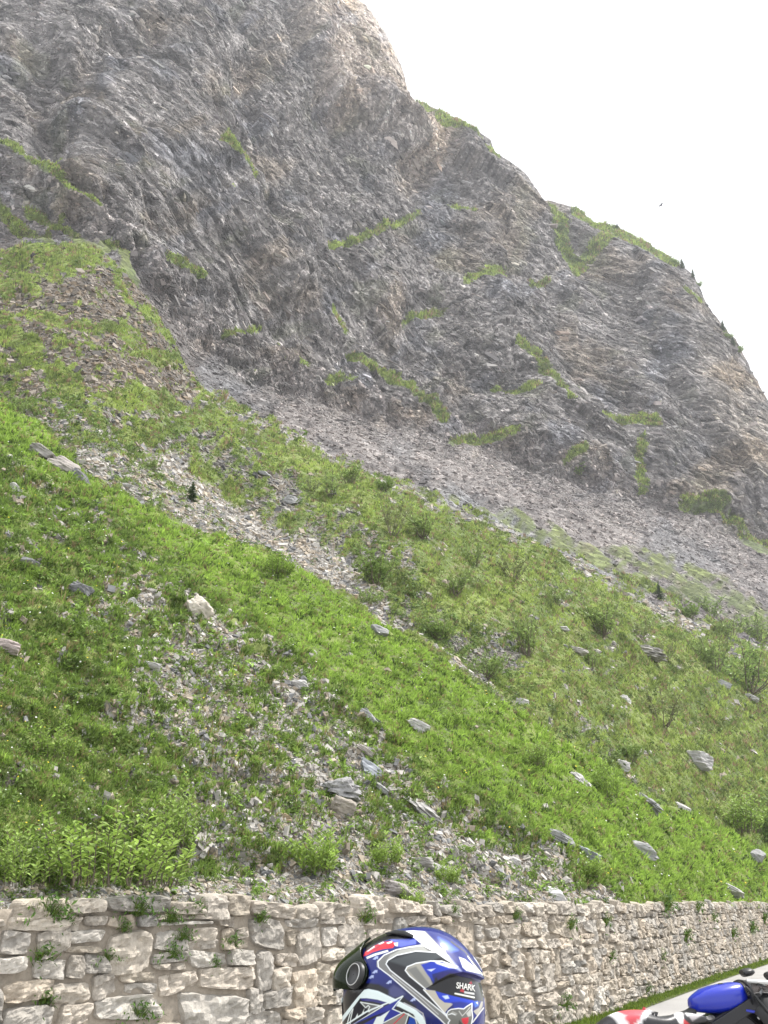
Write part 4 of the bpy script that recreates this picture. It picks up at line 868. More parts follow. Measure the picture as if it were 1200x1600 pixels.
# ---- plants
M_bark = simple('grey_bark', (.13, .11, .085), .9, spec=.1, bump=.5, bscale=30, vary=.3)
M_leaf = attr_mat('shrub_leaves', .55, .35, transl=.35)
M_needle = attr_mat('spruce_needles', .6, .3, transl=.1)
LEAF = np.array([[-1, 0, 0], [-.1, -.36, .10], [1, 0, -.12], [-.1, .36, .10]], float); LF = np.array([[0, 1, 2, 3]])
def shrub_mesh(seed, nst, nl, spread, lsz, bare, col):
    r = np.random.default_rng(seed); mb = MB(); pos, dirs = [], []
    for k in range(nst):
        a = r.random() * 6.283; out = spread * r.uniform(.15, 1) ** .8; top = np.array([math.cos(a) * out, math.sin(a) * out, r.uniform(.55, 1.0)]); n = 7
        t = np.linspace(0, 1, n); base = np.array([math.cos(a), math.sin(a), 0]) * .05
        P = base + (top - base) * np.c_[t ** .8, t ** .8, t ** 1.15] + np.cumsum(r.normal(0, .022, (n, 3)), 0)
        mb.tube(P, np.linspace(.013, .004, n) * r.uniform(.6, 1.1), 5, False)
        for q in range(5):                                  # side twigs
            u = r.uniform(.35, .95); p0 = np.array([np.interp(u, t, P[:, j]) for j in range(3)]); dd = unit(r.normal(0, 1, 3) * [1, 1, .5] + [0, 0, .9]) * r.uniform(.10, .26)
            mb.tube(np.array([p0, p0 + dd * .55 + r.normal(0, .012, 3), p0 + dd]), [.006, .004, .002], 4, False)
            m = max(2, int(nl / nst / 6)); s = r.uniform(.2, 1.1, m)[:, None]; pos.append(p0 + dd * s + r.normal(0, .022, (m, 3)))
        m = max(2, int(nl / nst / 6)); u = r.uniform(bare, 1.02, m); pos.append(np.stack([np.interp(u, t, P[:, j]) for j in range(3)], 1) + r.normal(0, .025, (m, 3)))
    pos = np.vstack(pos); pos = pos[pos[:, 2] > bare * .5]; m = len(pos); z = unit(r.normal(0, .8, (m, 3)) + [0, 0, .7]); s = lsz * r.lognormal(0, .3, m)
    M = frames(z, r.random(m) * 6.28) * np.stack([s, s, s], 1)[:, None, :]
    cc = np.array(col) * r.lognormal(0, .28, m)[:, None]; V, Fc, c = scatter(LEAF, LF, pos, M, cc)
    me = np_mesh('foliage', V, Fc, c); me.materials.append(M_leaf)
    st = np_mesh('stems', np.vstack(mb.V), np.vstack(mb.F), smooth=True); st.materials.append(M_bark); return st, me
SH = [shrub_mesh(1, 13, 1050, .55, .040, .35, (.22, .30, .09)), shrub_mesh(2, 10, 800, .45, .040, .40, (.23, .31, .10)), shrub_mesh(3, 16, 1700, .52, .040, .15, (.20, .29, .075)),
      shrub_mesh(4, 9, 650, .60, .036, .45, (.20, .24, .09)), shrub_mesh(5, 18, 1800, .70, .036, .10, (.22, .31, .09))]
def leafy_mesh(seed, nsh, spread, col, lsz=.062):
    r = np.random.default_rng(seed); mb = MB(); pos, xs, zs = [], [], []
    for k in range(nsh):
        a = r.random() * 6.283; rad = spread * math.sqrt(r.random()); b = np.array([math.cos(a) * rad * .8, math.sin(a) * rad * .8, 0]); hh = r.uniform(.5, 1.0) * (1 - .45 * (rad / spread) ** 2)
        n = 6; t = np.linspace(0, 1, n); lean = np.array([math.cos(a), math.sin(a), 0]) * r.uniform(.05, .3)
        P = b + np.c_[lean[0] * t ** 1.5, lean[1] * t ** 1.5, hh * t] + np.cumsum(r.normal(0, .012, (n, 3)), 0); mb.tube(P, np.linspace(.009, .003, n), 4, False)
        m = 20; u = np.linspace(.12, 1, m); p = np.stack([np.interp(u, t, P[:, j]) for j in range(3)], 1); ya = np.arange(m) * 2.4 + r.random() * 6; o = np.c_[np.cos(ya), np.sin(ya), np.full(m, .55)]; o = unit(o)
        s = lsz * r.uniform(.7, 1.2, m) * (1.1 - .5 * np.abs(u - .55)); pos.append(p + o * s[:, None] * .9); xs.append(o * s[:, None]); zs.append(s)
    pos = np.vstack(pos); xd = np.vstack(xs); s = np.concatenate(zs); m = len(pos); x = unit(xd); z = unit(np.cross(np.cross(x, [0, 0, 1.0]), x) + r.normal(0, .25, (m, 3))); y = np.cross(z, x)
    M = np.stack([x, y, z], -1) * s[:, None, None]
    cc = np.array(col) * r.lognormal(0, .25, m)[:, None]; V, Fc, c = scatter(LEAF * [1, 1.15, 1], LF, pos, M, cc)
    me = np_mesh('foliage', V, Fc, c); me.materials.append(M_leaf); st = np_mesh('stems', np.vstack(mb.V), np.vstack(mb.F), smooth=True); st.materials.append(M_bark); return st, me
LY = [leafy_mesh(11, 70, .95, (.24, .35, .07)), leafy_mesh(12, 34, .6, (.24, .35, .07), .085), leafy_mesh(13, 46, .75, (.22, .32, .07), .07)]
def spruce_mesh(seed):
    r = np.random.default_rng(seed); mb = MB(); mb.tube(np.array([[0, 0, -.05], [0, 0, .5], [.01, 0, 1.0]]), [.032, .02, .004], 6, False); pos, dr, sz = [], [], []
    for k in range(26):
        z = .06 + .92 * (k / 25) ** .95; L = .30 * (1 - z) ** .85 + .015; nb = 8 if z < .8 else 5
        for q in range(nb):
            a = r.random() * 6.283; l = L * r.uniform(.7, 1.1); tip = np.array([math.cos(a) * l, math.sin(a) * l, -.25 * l + .04]); m = max(3, int(26 * l / .3)); u = r.uniform(.12, 1, m)[:, None]
            pos.append(np.array([0, 0, z]) + tip * u + r.normal(0, .010, (m, 3))); dr.append(np.tile(tip, (m, 1)) + r.normal(0, .12 * l, (m, 3)))
    pos = np.vstack(pos); dr = unit(np.vstack(dr)); m = len(pos); z = unit(r.normal(0, .4, (m, 3)) + [0, 0, 1]); x = dr; y = unit(np.cross(z, x)); z = np.cross(x, y); s = r.uniform(.022, .038, m)
    M = np.stack([x, y, z], -1) * s[:, None, None]; V, Fc, c = scatter(LEAF * [1, 1.2, 1], LF, pos, M, np.array([.062, .105, .036]) * r.lognormal(0, .3, m)[:, None])
    me = np_mesh('foliage', V, Fc, c); me.materials.append(M_needle); st = np_mesh('trunk', np.vstack(mb.V), np.vstack(mb.F), smooth=True); st.materials.append(M_bark); return st, me
SPR = [spruce_mesh(21), spruce_mesh(22)]
def plant(name, pair, px, py, hpx, wide, label, cat, group=None, lean=0, stemname='stems', rz=None):
    g, n, d = ground_at(px, py); h = hpx * d / F
    t = empty(name, g - Vector((0, 0, .02 * h)), (0, R(lean), random.random() * 6.28 if rz is None else rz), label, cat, group); t.scale = (h * wide, h * wide, h)
    for nm, me in ((stemname, pair[0]), ('foliage' if stemname != 'trunk' else 'crown', pair[1])):
        o = bpy.data.objects.new(nm, me); COL.objects.link(o); o.parent = t
    return t
g1, g2 = 'shrubs on the slope beyond the gully', 'leafy bushes above the wall'
SHR = [(515, 778, 46, 1.0, 1, 'thin shrub at the top left end of the row beyond the gully'), (488, 772, 30, .8, 3, 'small bare twigged shrub left of all others beyond the gully'), (545, 757, 40, 1.1, 0, 'rounded shrub on the upper edge of the far grass'),
 (600, 768, 30, 1.2, 2, 'low dense shrub where far grass meets the grey scree'), (612, 838, 66, .8, 3, 'tall airy shrub with pale bare stems in the middle of the far slope'), (662, 842, 50, 1.2, 0, 'round shrub close right of the tall airy shrub'),
 (742, 885, 42, 1.0, 1, 'faint thin shrub midway along the far grass'), (712, 932, 46, 1.1, 0, 'shrub with one dark leaning trunk on the far slope'), (800, 905, 44, 1.2, 3, 'sparse twiggy shrub on the right half of the far grass'),
 (588, 915, 62, 1.2, 2, 'dense dark shrub at the lower end of the gully scree'), (578, 948, 34, 1.1, 4, 'low bright shrub below the dense dark gully shrub'), (824, 1027, 82, .75, 0, 'tall upright shrub with a dark base right of centre'),
 (942, 996, 66, 1.15, 0, 'wide vase shaped shrub with fanning stems on the far crest'), (872, 948, 36, 1.0, 1, 'small shrub left of the vase shaped shrub'), (925, 1046, 44, .9, 1, 'slim shrub below the flat pale ledge'),
 (1002, 998, 34, 1.1, 3, 'thin faint shrub above the crumbling outcrop'), (1040, 1032, 36, 1.1, 3, 'dark stemmed shrub beside the crumbling outcrop'), (1115, 1052, 70, 1.0, 0, 'large shrub on the crest left of the biggest one'),
 (1170, 1084, 86, 1.15, 4, 'biggest shrub casting a dark shadow at the right edge'), (1036, 1136, 58, 1.3, 3, 'bent shrub with bare stems leaning right on the green slope'), (1196, 1325, 80, 1.0, 2, 'dark shrub cut by the lower right edge'),
 (1075, 968, 34, 1.2, 2, 'dense low shrub right of the small far spruce'), (1110, 968, 34, 1.1, 4, 'bright low shrub among the far bushes near the right edge'), (1140, 1000, 40, 1.3, 0, 'shrub on the far crest above the biggest shrub'), (1190, 1000, 40, 1.2, 4, 'hazy shrub at the far right edge of the grass'),
 (240, 738, 30, 1.1, 0, 'small round shrub on the herb slope left of the gully'), (760, 1060, 40, 1.3, 4, 'dark green shrub filling the narrow gully'), (690, 1000, 40, 1.4, 2, 'low shrub in the gully below the dark one'), (985, 1190, 36, 1.1, 2, 'small dark shrub right of the pale gully rock'), (30, 648, 30, .9, 1, 'thin shrub on the grass crest at the left edge'), (905, 745, 20, 1.6, 2, 'dark bush at the foot of the far cliffs')]
for px, py, h, wd, k, lab in SHR: plant('mountain_shrub', SH[k], px, py, h, wd, lab, 'shrub', g1)
BU = [(160, 1382, 120, 1.15, 0, 'largest leafy bush, spreading on the left just above the wall'), (258, 1330, 95, .75, 2, 'bright leafy bush growing right against the largest bush'), (40, 1385, 90, .9, 2, 'leafy bush at the left edge above the wall'), (490, 1362, 84, .75, 1, 'medium leafy bush in the gravel above the middle of the wall'),
 (80, 1185, 60, .9, 2, 'pale green low bush in turf at the far left'), (605, 1350, 52, .8, 1, 'small leafy plant left of the pointed grey slab'), (700, 1380, 44, .7, 1, 'small leafy plant just above the wall right of the broad slab'), (640, 1420, 40, .8, 1, 'weedy tuft of leaves at the wall top behind the helmet'),
 (950, 1245, 70, .45, 1, 'slender young sapling with bright leaves on the right slope'), (832, 1195, 40, 1.1, 2, 'leafy low plant in bright grass right of centre'), (1150, 1300, 60, 1.1, 2, 'leafy low bush on the right slope near the grey rocks'), (705, 1135, 34, .8, 1, 'thin leafy sprig beside the pale slab in the grass'), (430, 895, 34, 1.3, 2, 'bright low bush on the rim of the gully'), (920, 1370, 40, .9, 1, 'leafy plant right of the white wedge above the wall')]
for px, py, h, wd, k, lab in BU: plant('leafy_bush', LY[k], px, py, h, wd, lab, 'bush', g2)
plant('young_spruce', SPR[0], 300, 784, 34, 1.15, 'small dark young spruce beside the gully scree on the left', 'tree', None, stemname='trunk')
plant('young_spruce', SPR[1], 1031, 938, 28, 1.0, 'small dark spruce on the lower edge of the right scree', 'tree', None, stemname='trunk')
for px, py, h, wd, lab in [(1066, 420, 18, .9, 'leftmost and tallest spruce of the skyline'), (1083, 434, 16, .8, 'small pointed spruce right below the tallest skyline spruce'), (1130, 518, 20, .8, 'lone spruce halfway down the right skyline'), (1146, 540, 14, 1.3, 'stubby dark spruce below the lone skyline spruce'), (728 + 236, 356, 8, 1.2, 'tiny spruce on the green shoulder of the skyline')]:
    plant('skyline_spruce', SPR[0], px, py, h, wd, lab, 'tree', 'spruces on the skyline', stemname='trunk')
for px, py, h, wd, lab in [(1056, 414, 12, 1.4, 'round bush beside the tallest skyline spruce'), (1137, 530, 12, 1.5, 'dark bush under the lone skyline spruce'), (1154, 552, 13, 1.5, 'lowest dark bush on the right skyline'), (1092, 448, 9, 1.5, 'low bush below the pointed skyline spruce')]:
    plant('skyline_bush', SH[2], px, py, h, wd, lab, 'bush', 'bushes on the skyline')
def dead_stem():
    g, n, d = ground_at(112, 1385); mb = MB(); mb.tube([[0, 0, 0], [.02, 0, .12], [-.02, .02, .25], [.0, .0, .34]], [.02, .017, .012, .005], 6); mb.tube([[-.02, .02, .22], [.06, .0, .30]], [.008, .003], 5)
    o = mb.obj('dead_stem', M_bark); o.location = g; tag(o, 'bare grey dead stem below the largest leafy bush at the wall top', 'stem')
dead_stem()
# ================================================================== helmet of the rider in front
HC = np.array(ray(649, 1562, 2.2)); yaw, tip = R(24), R(10)
HF = np.array([-math.cos(yaw) * math.cos(tip), math.sin(yaw) * math.cos(tip), -math.sin(tip)]); HL = unit(np.cross(np.array([0, 0, 1.0]), HF)); HU = np.cross(HF, HL)
HM_ = np.stack([HF, HL, HU], 1)                              # helmet axes: forward, left, up
NT, NP = 620, 460
th = np.linspace(0, 2 * np.pi, NT, endpoint=False); ph = np.linspace(R(-72), R(90) - 1e-3, NP); TH, PH = np.meshgrid(th, ph)
dl = np.stack([np.cos(PH) * np.cos(TH), np.cos(PH) * np.sin(TH), np.sin(PH)], -1)
def base_radius(d):
    f, l, u = d[..., 0], d[..., 1], d[..., 2]
    a = lerp(.146, .156, sstep(-.2, .4, f)) + .016 * sstep(.1, .8, f) * sstep(.1, -.6, u); c = np.where(u > 0, .143, .160); b = .121
    p = 2.25; return (np.abs(f / a) ** p + np.abs(l / b) ** p + np.abs(u / c) ** p) ** (-1 / p)
def h_world(loc): return loc @ HM_.T + HC
def h_px(loc):                                               # the livery is the same on both sides, mirrored
    vis_n = (loc / np.array([.15, .121, .145]) ** 2) @ HM_.T; vis_n = unit(vis_n); vw = unit(np.array([0, 0, CAMZ]) - h_world(loc)); see = (vis_n * vw).sum(-1) > -.02
    mir = loc * np.array([1, -1, 1]); L_ = np.where(see[..., None], loc, mir); return proj(h_world(L_))
rad = base_radius(dl); loc = dl * rad[..., None]
hx, hy = h_px(loc); hx = hx.astype(np.float32); hy = hy.astype(np.float32)
LIP = [(672, 1541), (686, 1532), (702, 1525), (718, 1521.5), (736, 1525), (752, 1531.5), (764, 1540)]
q_, sg_ = d_line(hx, hy, LIP); inx = sstep(668, 690, hx)
back = sstep(.02, -.25, loc[..., 0])
rad = rad + back * inx * np.where(sg_ < 0, .012 * np.exp(-(q_ / 24) ** 2), -.007 * np.exp(-q_ / 26) * sstep(0, 3, q_))
CHIN = [(526, 1600), (561, 1556.7), (570, 1546.5), (576, 1545), (591.7, 1548.5), (620.8, 1562.5), (650, 1577.7), (663, 1590), (668, 1612), (664, 1700), (500, 1700), (510, 1625)]
rad = rad + .004 * sstep(1.5, -2.0, sd_poly(hx, hy, CHIN))
VIS = [(480, 1430), (600, 1430), (592, 1461), (582, 1468), (573, 1476), (568, 1485), (567.5, 1492), (569, 1499), (573, 1506), (577, 1516), (576, 1528), (571, 1538), (562, 1546), (548, 1547), (530, 1546), (480, 1546)]
# paint
Hc = np.zeros(hx.shape + (3,), np.float32); Hc[:] = (.005, .012, .145)
BLK, WHT, SIL, GRY, RED, NAVY, BLU = (.006, .006, .008), (.78, .80, .82), (.34, .34, .32), (.10, .10, .11), (.62, .015, .03), (.005, .007, .05), (.009, .030, .34)
def fill(poly, col, soft=.7, k=1.0):
    m = pm(hx, hy, poly, soft)[..., None] * k; Hc[:] = lerp(Hc, np.array(col, np.float32), m)
def stroke(pts, w, col, k=1.0):
    m = (sstep(w * .5 + .5, w * .5 - .5, d_line(hx, hy, pts)[0]) * k)[..., None]; Hc[:] = lerp(Hc, np.array(col, np.float32), m)
z1 = lambda P: [(510 + a / 8.571, 1440 + b / 8.571) for a, b in P]
z2 = lambda P: [(630 + a / 8, 1440 + b / 8) for a, b in P]
z0 = lambda P: [(500 + a / 4, 1430 + b / 4) for a, b in P]
# blue ground with darker lower side and pale star flecks
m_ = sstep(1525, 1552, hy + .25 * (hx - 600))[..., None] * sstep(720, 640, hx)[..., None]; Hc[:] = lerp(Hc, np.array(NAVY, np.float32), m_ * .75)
fill(z1([(300, 860), (540, 820), (700, 840), (860, 930), (1010, 1000), (1200, 1130), (1200, 1230), (900, 1060), (700, 950), (540, 905), (440, 1000), (200, 1290), (120, 1371), (60, 1371)]), BLK, 2)
rs = np.random.default_rng(5)
for (a, b) in [(660, 490), (650, 675), (600, 745), (840, 815), (1160, 1050)]: fill(z1([(a - 40, b + 14), (a + 2, b - 26), (a + 34, b - 26), (a + 30, b + 12), (a + 8, b + 4), (a - 4, b + 20)]), (.45, .52, .80), .8, .8)
fill(z1([(840, 900), (900, 850), (1010, 900), (1060, 970), (1000, 1010), (900, 1020), (840, 980)]), (.05, .055, .16), 3)
# top strip, red flames
fill(z1([(500, 470), (520, 330), (560, 250), (700, 180), (850, 120), (1000, 140), (1180, 215), (1020, 240), (850, 235), (700, 290), (600, 350), (520, 420)]), BLK)
fill(z1([(860, 240), (1020, 235), (1200, 240), (1200, 300), (1000, 340), (940, 330), (960, 290), (880, 262)]), (.10, .13, .50), 1.5)
fill(z1([(495, 465), (520, 405), (640, 325), (760, 272), (870, 262), (935, 290), (890, 352), (750, 370), (620, 410), (545, 450)]), RED)
for P in ([(540, 400), (640, 325), (650, 340), (560, 400)], [(690, 300), (760, 268), (775, 282), (720, 305)], [(800, 285), (880, 255), (880, 280), (830, 298)], [(900, 285), (960, 280), (955, 330), (920, 325)]): fill(z1(P), WHT, .6, .9)
fill(z1([(660, 340), (760, 290), (700, 360), (600, 400)]), (.25, .01, .03), .8, .7)
fill(z1([(535, 475), (640, 430), (820, 380), (832, 402), (660, 455), (545, 500)]), WHT)
stroke(z1([(560, 255), (505, 320), (480, 390), (478, 440), (490, 490), (530, 560)]), 2.0, (.45, .45, .45))
# crown stripes
fill(z2([(-30, 118), (120, 110), (250, 118), (330, 190), (450, 320), (520, 350), (640, 600), (560, 570), (440, 460), (330, 385), (200, 370), (80, 385), (-10, 410), (-160, 460), (-260, 530), (-290, 600), (-330, 560), (-330, 490), (-240, 410), (-100, 350), (60, 310), (230, 285), (130, 200), (-30, 150)]), SIL)
fill(z2([(-30, 120), (120, 112), (250, 120), (340, 200), (470, 330), (420, 330), (250, 290), (140, 205), (-10, 150)]), WHT)
fill(z2([(60, 320), (230, 290), (430, 320), (560, 430), (640, 600), (560, 570), (440, 440), (330, 380), (200, 368), (80, 380)]), WHT, 1.2)
stroke(z2([(270, 130), (360, 220), (450, 320)]), 3.0, (.25, .25, .25)); stroke(z2([(255, 128), (340, 210), (440, 322)]), 1.3, WHT)
# chevron: silver outside, black inside, thin white lines
OUT = z0([(640, 190), (560, 200), (480, 215), (400, 250), (362, 290), (366, 325), (400, 352), (430, 374), (600, 520), (750, 650), (800, 700)])
INN = z0([(720, 232), (600, 224), (480, 250), (425, 282), (412, 305), (440, 345), (560, 440), (770, 612), (830, 670)])
THR = z0([(850, 330), (760, 290), (690, 286), (600, 300), (545, 322), (533, 345), (560, 380), (655, 458), (780, 610), (840, 680)])
fill(OUT + INN[::-1], (.16, .16, .155)); fill(z0([(500, 218), (640, 192), (680, 226), (540, 236), (440, 280), (430, 300), (410, 290), (440, 250)]), SIL, 1.5)
fill(INN + THR[::-1], (.012, .012, .016)); fill(z0([(430, 285), (600, 228), (720, 235), (760, 262), (700, 285), (600, 300), (540, 322)]), (.07, .08, .085), 3, .7)
stroke(OUT, 1.5, WHT); stroke(INN, 1.5, WHT)
stroke(z0([(450, 372), (620, 510), (740, 620)]), 1.0, (.5, .5, .5))
# wedge inside the chevron
fill(THR[2:8] + [(676, 1538.5), (664, 1508)], (.30, .29, .25)); fill(z0([(545, 340), (600, 320), (690, 440), (655, 455)]), (.17, .17, .16), 1.5)
fill(z0([(630, 308), (700, 290), (760, 300), (830, 340), (780, 350), (700, 370), (710, 420), (670, 370)]), BLU, 1.2); fill(z2([(300, 600), (400, 590), (350, 625)]), (.5, .55, .8), 1)
fill(z2([(380, 490), (520, 540), (640, 600), (560, 590), (420, 530)]), WHT, 1.5)
stroke(THR, 1.6, WHT)
# back of the crown: blue with white darts
fill(z2([(690, 450), (760, 480), (950, 670), (880, 660), (760, 630), (720, 590)]), WHT, 1.2, .9); fill(z2([(740, 520), (860, 640), (790, 620)]), (.45, .42, .40), 1.5)
fill(z2([(560, 430), (640, 600), (700, 640), (620, 520)]), (.55, .60, .85), 3, .8); fill(z2([(440, 200), (560, 260), (680, 360), (600, 380), (500, 300)]), (.12, .22, .75), 4, .8)
stroke(z2([(600, 250), (770, 380), (870, 540), (960, 690)]), 2.2, (.05, .05, .06)); stroke(z2([(800, 440), (870, 570), (950, 680)]), 1.6, WHT)
# recess under the spoiler lip
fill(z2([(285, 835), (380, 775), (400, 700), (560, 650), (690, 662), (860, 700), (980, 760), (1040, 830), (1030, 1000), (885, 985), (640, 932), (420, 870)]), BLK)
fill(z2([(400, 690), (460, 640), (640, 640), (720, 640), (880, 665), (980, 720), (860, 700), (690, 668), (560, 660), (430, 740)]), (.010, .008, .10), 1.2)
stroke(z2([(655, 898), (770, 922), (895, 948)]), 2.4, (.66, .66, .62)); fill(z2([(715, 870), (740, 830), (770, 830), (765, 885)]), (.40, .02, .03)); fill(z2([(770, 868), (900, 890), (900, 915), (770, 895)]), (.55, .55, .55), .8, .8)
fill(z2([(835, 770), (870, 735), (880, 780)]), (.45, .02, .04), .8)
# lower back
fill(z2([(260, 850), (400, 862), (450, 960), (520, 1012), (640, 1022), (560, 1090), (520, 1145)]), (.42, .39, .33)); stroke(z2([(255, 850), (520, 1145)]), 1.6, WHT)
fill(z2([(405, 868), (640, 934), (890, 990), (880, 1060), (760, 1088), (640, 1080), (640, 1020), (520, 1010), (450, 955)]), (.010, .04, .48)); fill(z2([(490, 930), (560, 920), (580, 960), (530, 970)]), (.5, .6, .85), 1)
fill(z2([(600, 1010), (720, 1000), (850, 1020), (760, 1080), (640, 1075)]), (.008, .02, .22), 2); fill(z2([(890, 1000), (940, 990), (950, 1050), (900, 1075)]), (.02, .10, .5)); fill(z2([(915, 1010), (940, 1005), (940, 1035)]), WHT, .8)
fill(z2([(985, 1000), (1008, 1000), (1000, 1060), (930, 1180), (880, 1120), (950, 1080)]), (.34, .32, .28)); stroke(z2([(1010, 1080), (870, 1260)]), 2.0, (.6, .6, .6))
# wolf head emblem
WOLF = z2([(545, 1160), (565, 1120), (600, 1098), (690, 1085), (760, 1092), (800, 1060), (865, 1022), (862, 1110), (872, 1200), (852, 1290), (800, 1330), (600, 1330), (560, 1270), (585, 1235), (550, 1200)])
fill(WOLF, (.14, .14, .13)); stroke(WOLF + WOLF[:1], 1.5, WHT); fill(z2([(585, 1150), (620, 1120), (680, 1150), (660, 1180), (620, 1160)]), (.3, .3, .28)); stroke(z2([(565, 1165), (610, 1150), (650, 1165)]), 1.2, WHT)
stroke(z2([(700, 1120), (740, 1180), (790, 1130), (840, 1070)]), 1.2, (.5, .5, .48)); fill(z2([(730, 1210), (820, 1195), (815, 1260), (780, 1300), (740, 1260)]), (.55, .03, .05)); fill(z2([(790, 1150), (850, 1090), (850, 1180), (815, 1190)]), (.45, .45, .43)); fill(z2([(700, 1230), (760, 1300), (690, 1310)]), (.06, .06, .06))
# chin panel with jagged graphics
fill(CHIN, (.60, .68, .68), .6)
fill([(534.5, 1601), (565, 1560), (575.3, 1560), (591.7, 1562.5), (606, 1567), (625, 1573), (646, 1584), (655, 1600), (655, 1640), (520, 1640)], (.006, .006, .012), .7)
fill(z1([(470, 1030), (560, 1025), (700, 1045), (850, 1090), (800, 1110), (640, 1070), (500, 1060)]), (.02, .02, .14))
fill(z1([(480, 1080), (770, 1130), (560, 1250), (600, 1190), (540, 1150)]), (.10, .10, .10)); stroke(z1([(480, 1078), (770, 1130), (380, 1371)]), 1.5, (.62, .66, .64)); stroke(z1([(480, 1080), (545, 1150), (580, 1120), (600, 1140), (570, 1200), (600, 1200)]), 1.2, (.62, .66, .64))
stroke(z1([(300, 1371), (340, 1230), (380, 1165), (350, 1290), (340, 1371)]), 1.3, (.6, .64, .62)); fill(z1([(410, 1285), (440, 1225), (445, 1270)]), (.6, .64, .62)); fill(z1([(495, 1230), (530, 1160), (520, 1200), (535, 1210)]), (.6, .64, .62))
stroke(z1([(240, 1400), (560, 1200), (900, 1060), (1020, 1000)]), 2.2, (.62, .68, .68)); fill(z1([(330, 1390), (820, 1120), (1000, 1030), (920, 1170), (1020, 1230), (760, 1371), (500, 1371), (840, 1190), (640, 1260)]), (.012, .02, .22), .8)
stroke(z1([(1025, 1000), (895, 1165), (1010, 1215), (1100, 1230), (1200, 1300)]), 1.5, (.62, .68, .68)); fill(z1([(860, 1185), (740, 1260), (690, 1270), (640, 1371), (770, 1371), (790, 1290)]), (.62, .68, .66))
fill(z1([(780, 1340), (1040, 1210), (1090, 1240), (1060, 1371), (800, 1371)]), (.20, .18, .16)); stroke(z1([(900, 1371), (1050, 1230)]), 1.5, (.5, .02, .04)); stroke(z1([(780, 1345), (1040, 1208), (1100, 1240), (1060, 1371)]), 1.3, (.62, .68, .66))
fill(z1([(1120, 1270), (1180, 1290), (1200, 1371), (1090, 1371)]), (.01, .05, .30)); stroke(z1([(1100, 1245), (1190, 1285), (1215, 1371)]), 1.4, (.62, .68, .66)); stroke(z1([(1040, 1090), (1200, 1170), (1290, 1230), (1310, 1300)]), 2.0, (.35, .34, .35))
# eye port stays black
fill(VIS, (.004, .004, .005), .8)
LOCV = dl * rad[..., None]
M_shell = attr_mat('helmet_paint', .35, .12); _p = M_shell.node_tree.nodes['Principled BSDF']; _p.inputs['Coat Weight'].default_value = .6; _p.inputs['Coat Roughness'].default_value = .10
M_visor = simple('smoked_visor', (.009, .014, .006), .15, coat=.12, coatr=.04, spec=.1); M_black = simple('black_plastic', (.012, .012, .013), .45); M_rubber = simple('black_rubber', (.02, .02, .02), .8)
M_silver = simple('silver_trim', (.45, .45, .44), .35, metal=.8); M_white = simple('white_print', (.62, .62, .60), .5)
helm = empty('motorcycle_helmet', HC, label='glossy full face motorcycle helmet in blue, black and silver with a dark visor', cat='helmet')
def hchild(name, loc, Fc, mat, parent, col=None, smooth=True):
    o = link(name, np_mesh(name, loc @ HM_.T, Fc, col, smooth), mat, parent); return o
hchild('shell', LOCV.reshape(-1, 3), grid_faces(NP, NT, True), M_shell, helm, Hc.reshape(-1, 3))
# dark lining that closes the opening at the neck
lin = np.array([[(k * .985) * np.cos(PH[0, 0]) * np.cos(t) * .9, k * np.cos(PH[0, 0]) * np.sin(t) * .9, z] for k, z in ((.155, -.148), (.120, -.150), (.085, -.135), (.07, -.10), (.01, -.09)) for t in np.linspace(0, 2 * np.pi, 40, endpoint=False)])
hchild('lining', lin, grid_faces(5, 40, True), M_rubber, helm)
# visor: a band of its own, standing proud of the shell
vm = sd_poly(hx, hy, VIS) < .4
vmm = vm & (LOCV[..., 0] > -.02) & (PH > R(-30)) & (PH < R(62))
fc = grid_faces(NP, NT, True); keep = vmm.ravel()[fc].all(1)
vr = (base_radius(dl) + .0060 + .019 * sstep(.30, .80, dl[..., 0]) * sstep(.95, .45, np.abs(dl[..., 1])) * np.exp(-((PH - R(25)) / R(17)) ** 2))
vl = (dl * vr[..., None]).reshape(-1, 3); used = np.unique(fc[keep]); remap = np.full(len(vl), -1); remap[used] = np.arange(len(used))
visor = hchild('visor', vl[used], remap[fc[keep]][:, ::-1], M_visor, helm); so_ = visor.modifiers.new('thickness', 'SOLIDIFY'); so_.thickness = .0045; so_.offset = 0
def at_px(px, py, out=0.0):                                  # spot on the shell seen at a pixel of the photograph
    d2 = (hx - px) ** 2 + (hy - py) ** 2 + np.where(((dl @ HM_.T) * unit(np.array([0, 0, CAMZ]) - HC)).sum(-1) > 0, 0, 1e9); i = np.unravel_index(np.argmin(d2), d2.shape)
    p = LOCV[i] ; n = unit(p / np.array([.15, .121, .145]) ** 2); return p + n * out, n
for sgn in (1, -1):
    p, n = at_px(561, 1526, .0125); p = p * [1, sgn, 1]; n = n * [1, sgn, 1]; ax = unit(np.cross(n, [0, 0, 1.0])); ay = np.cross(n, ax)
    t = np.linspace(0, 2 * np.pi, 36, endpoint=False); ring = lambda r_, h_: p + n * h_ + ax * np.cos(t)[:, None] * r_ + ay * np.sin(t)[:, None] * r_
    mb = MB(); mb.loft([ring(.027, -.006), ring(.0265, .001), ring(.0225, .004), ring(.019, .0045), ring(.0185, .003), ring(.001, .003)], caps=False)
    pv = link('pivot_cover', np_mesh('pivot_cover', np.vstack(mb.V) @ HM_.T, np.vstack(mb.F), smooth=True), M_black, visor)
    mb = MB(); mb.loft([ring(.0222, .0035), ring(.0218, .0052), ring(.0206, .0052), ring(.0202, .0035)], caps=False)
    link('pivot_ring', np_mesh('pivot_ring', np.vstack(mb.V) @ HM_.T, np.vstack(mb.F), smooth=True), M_silver, visor)
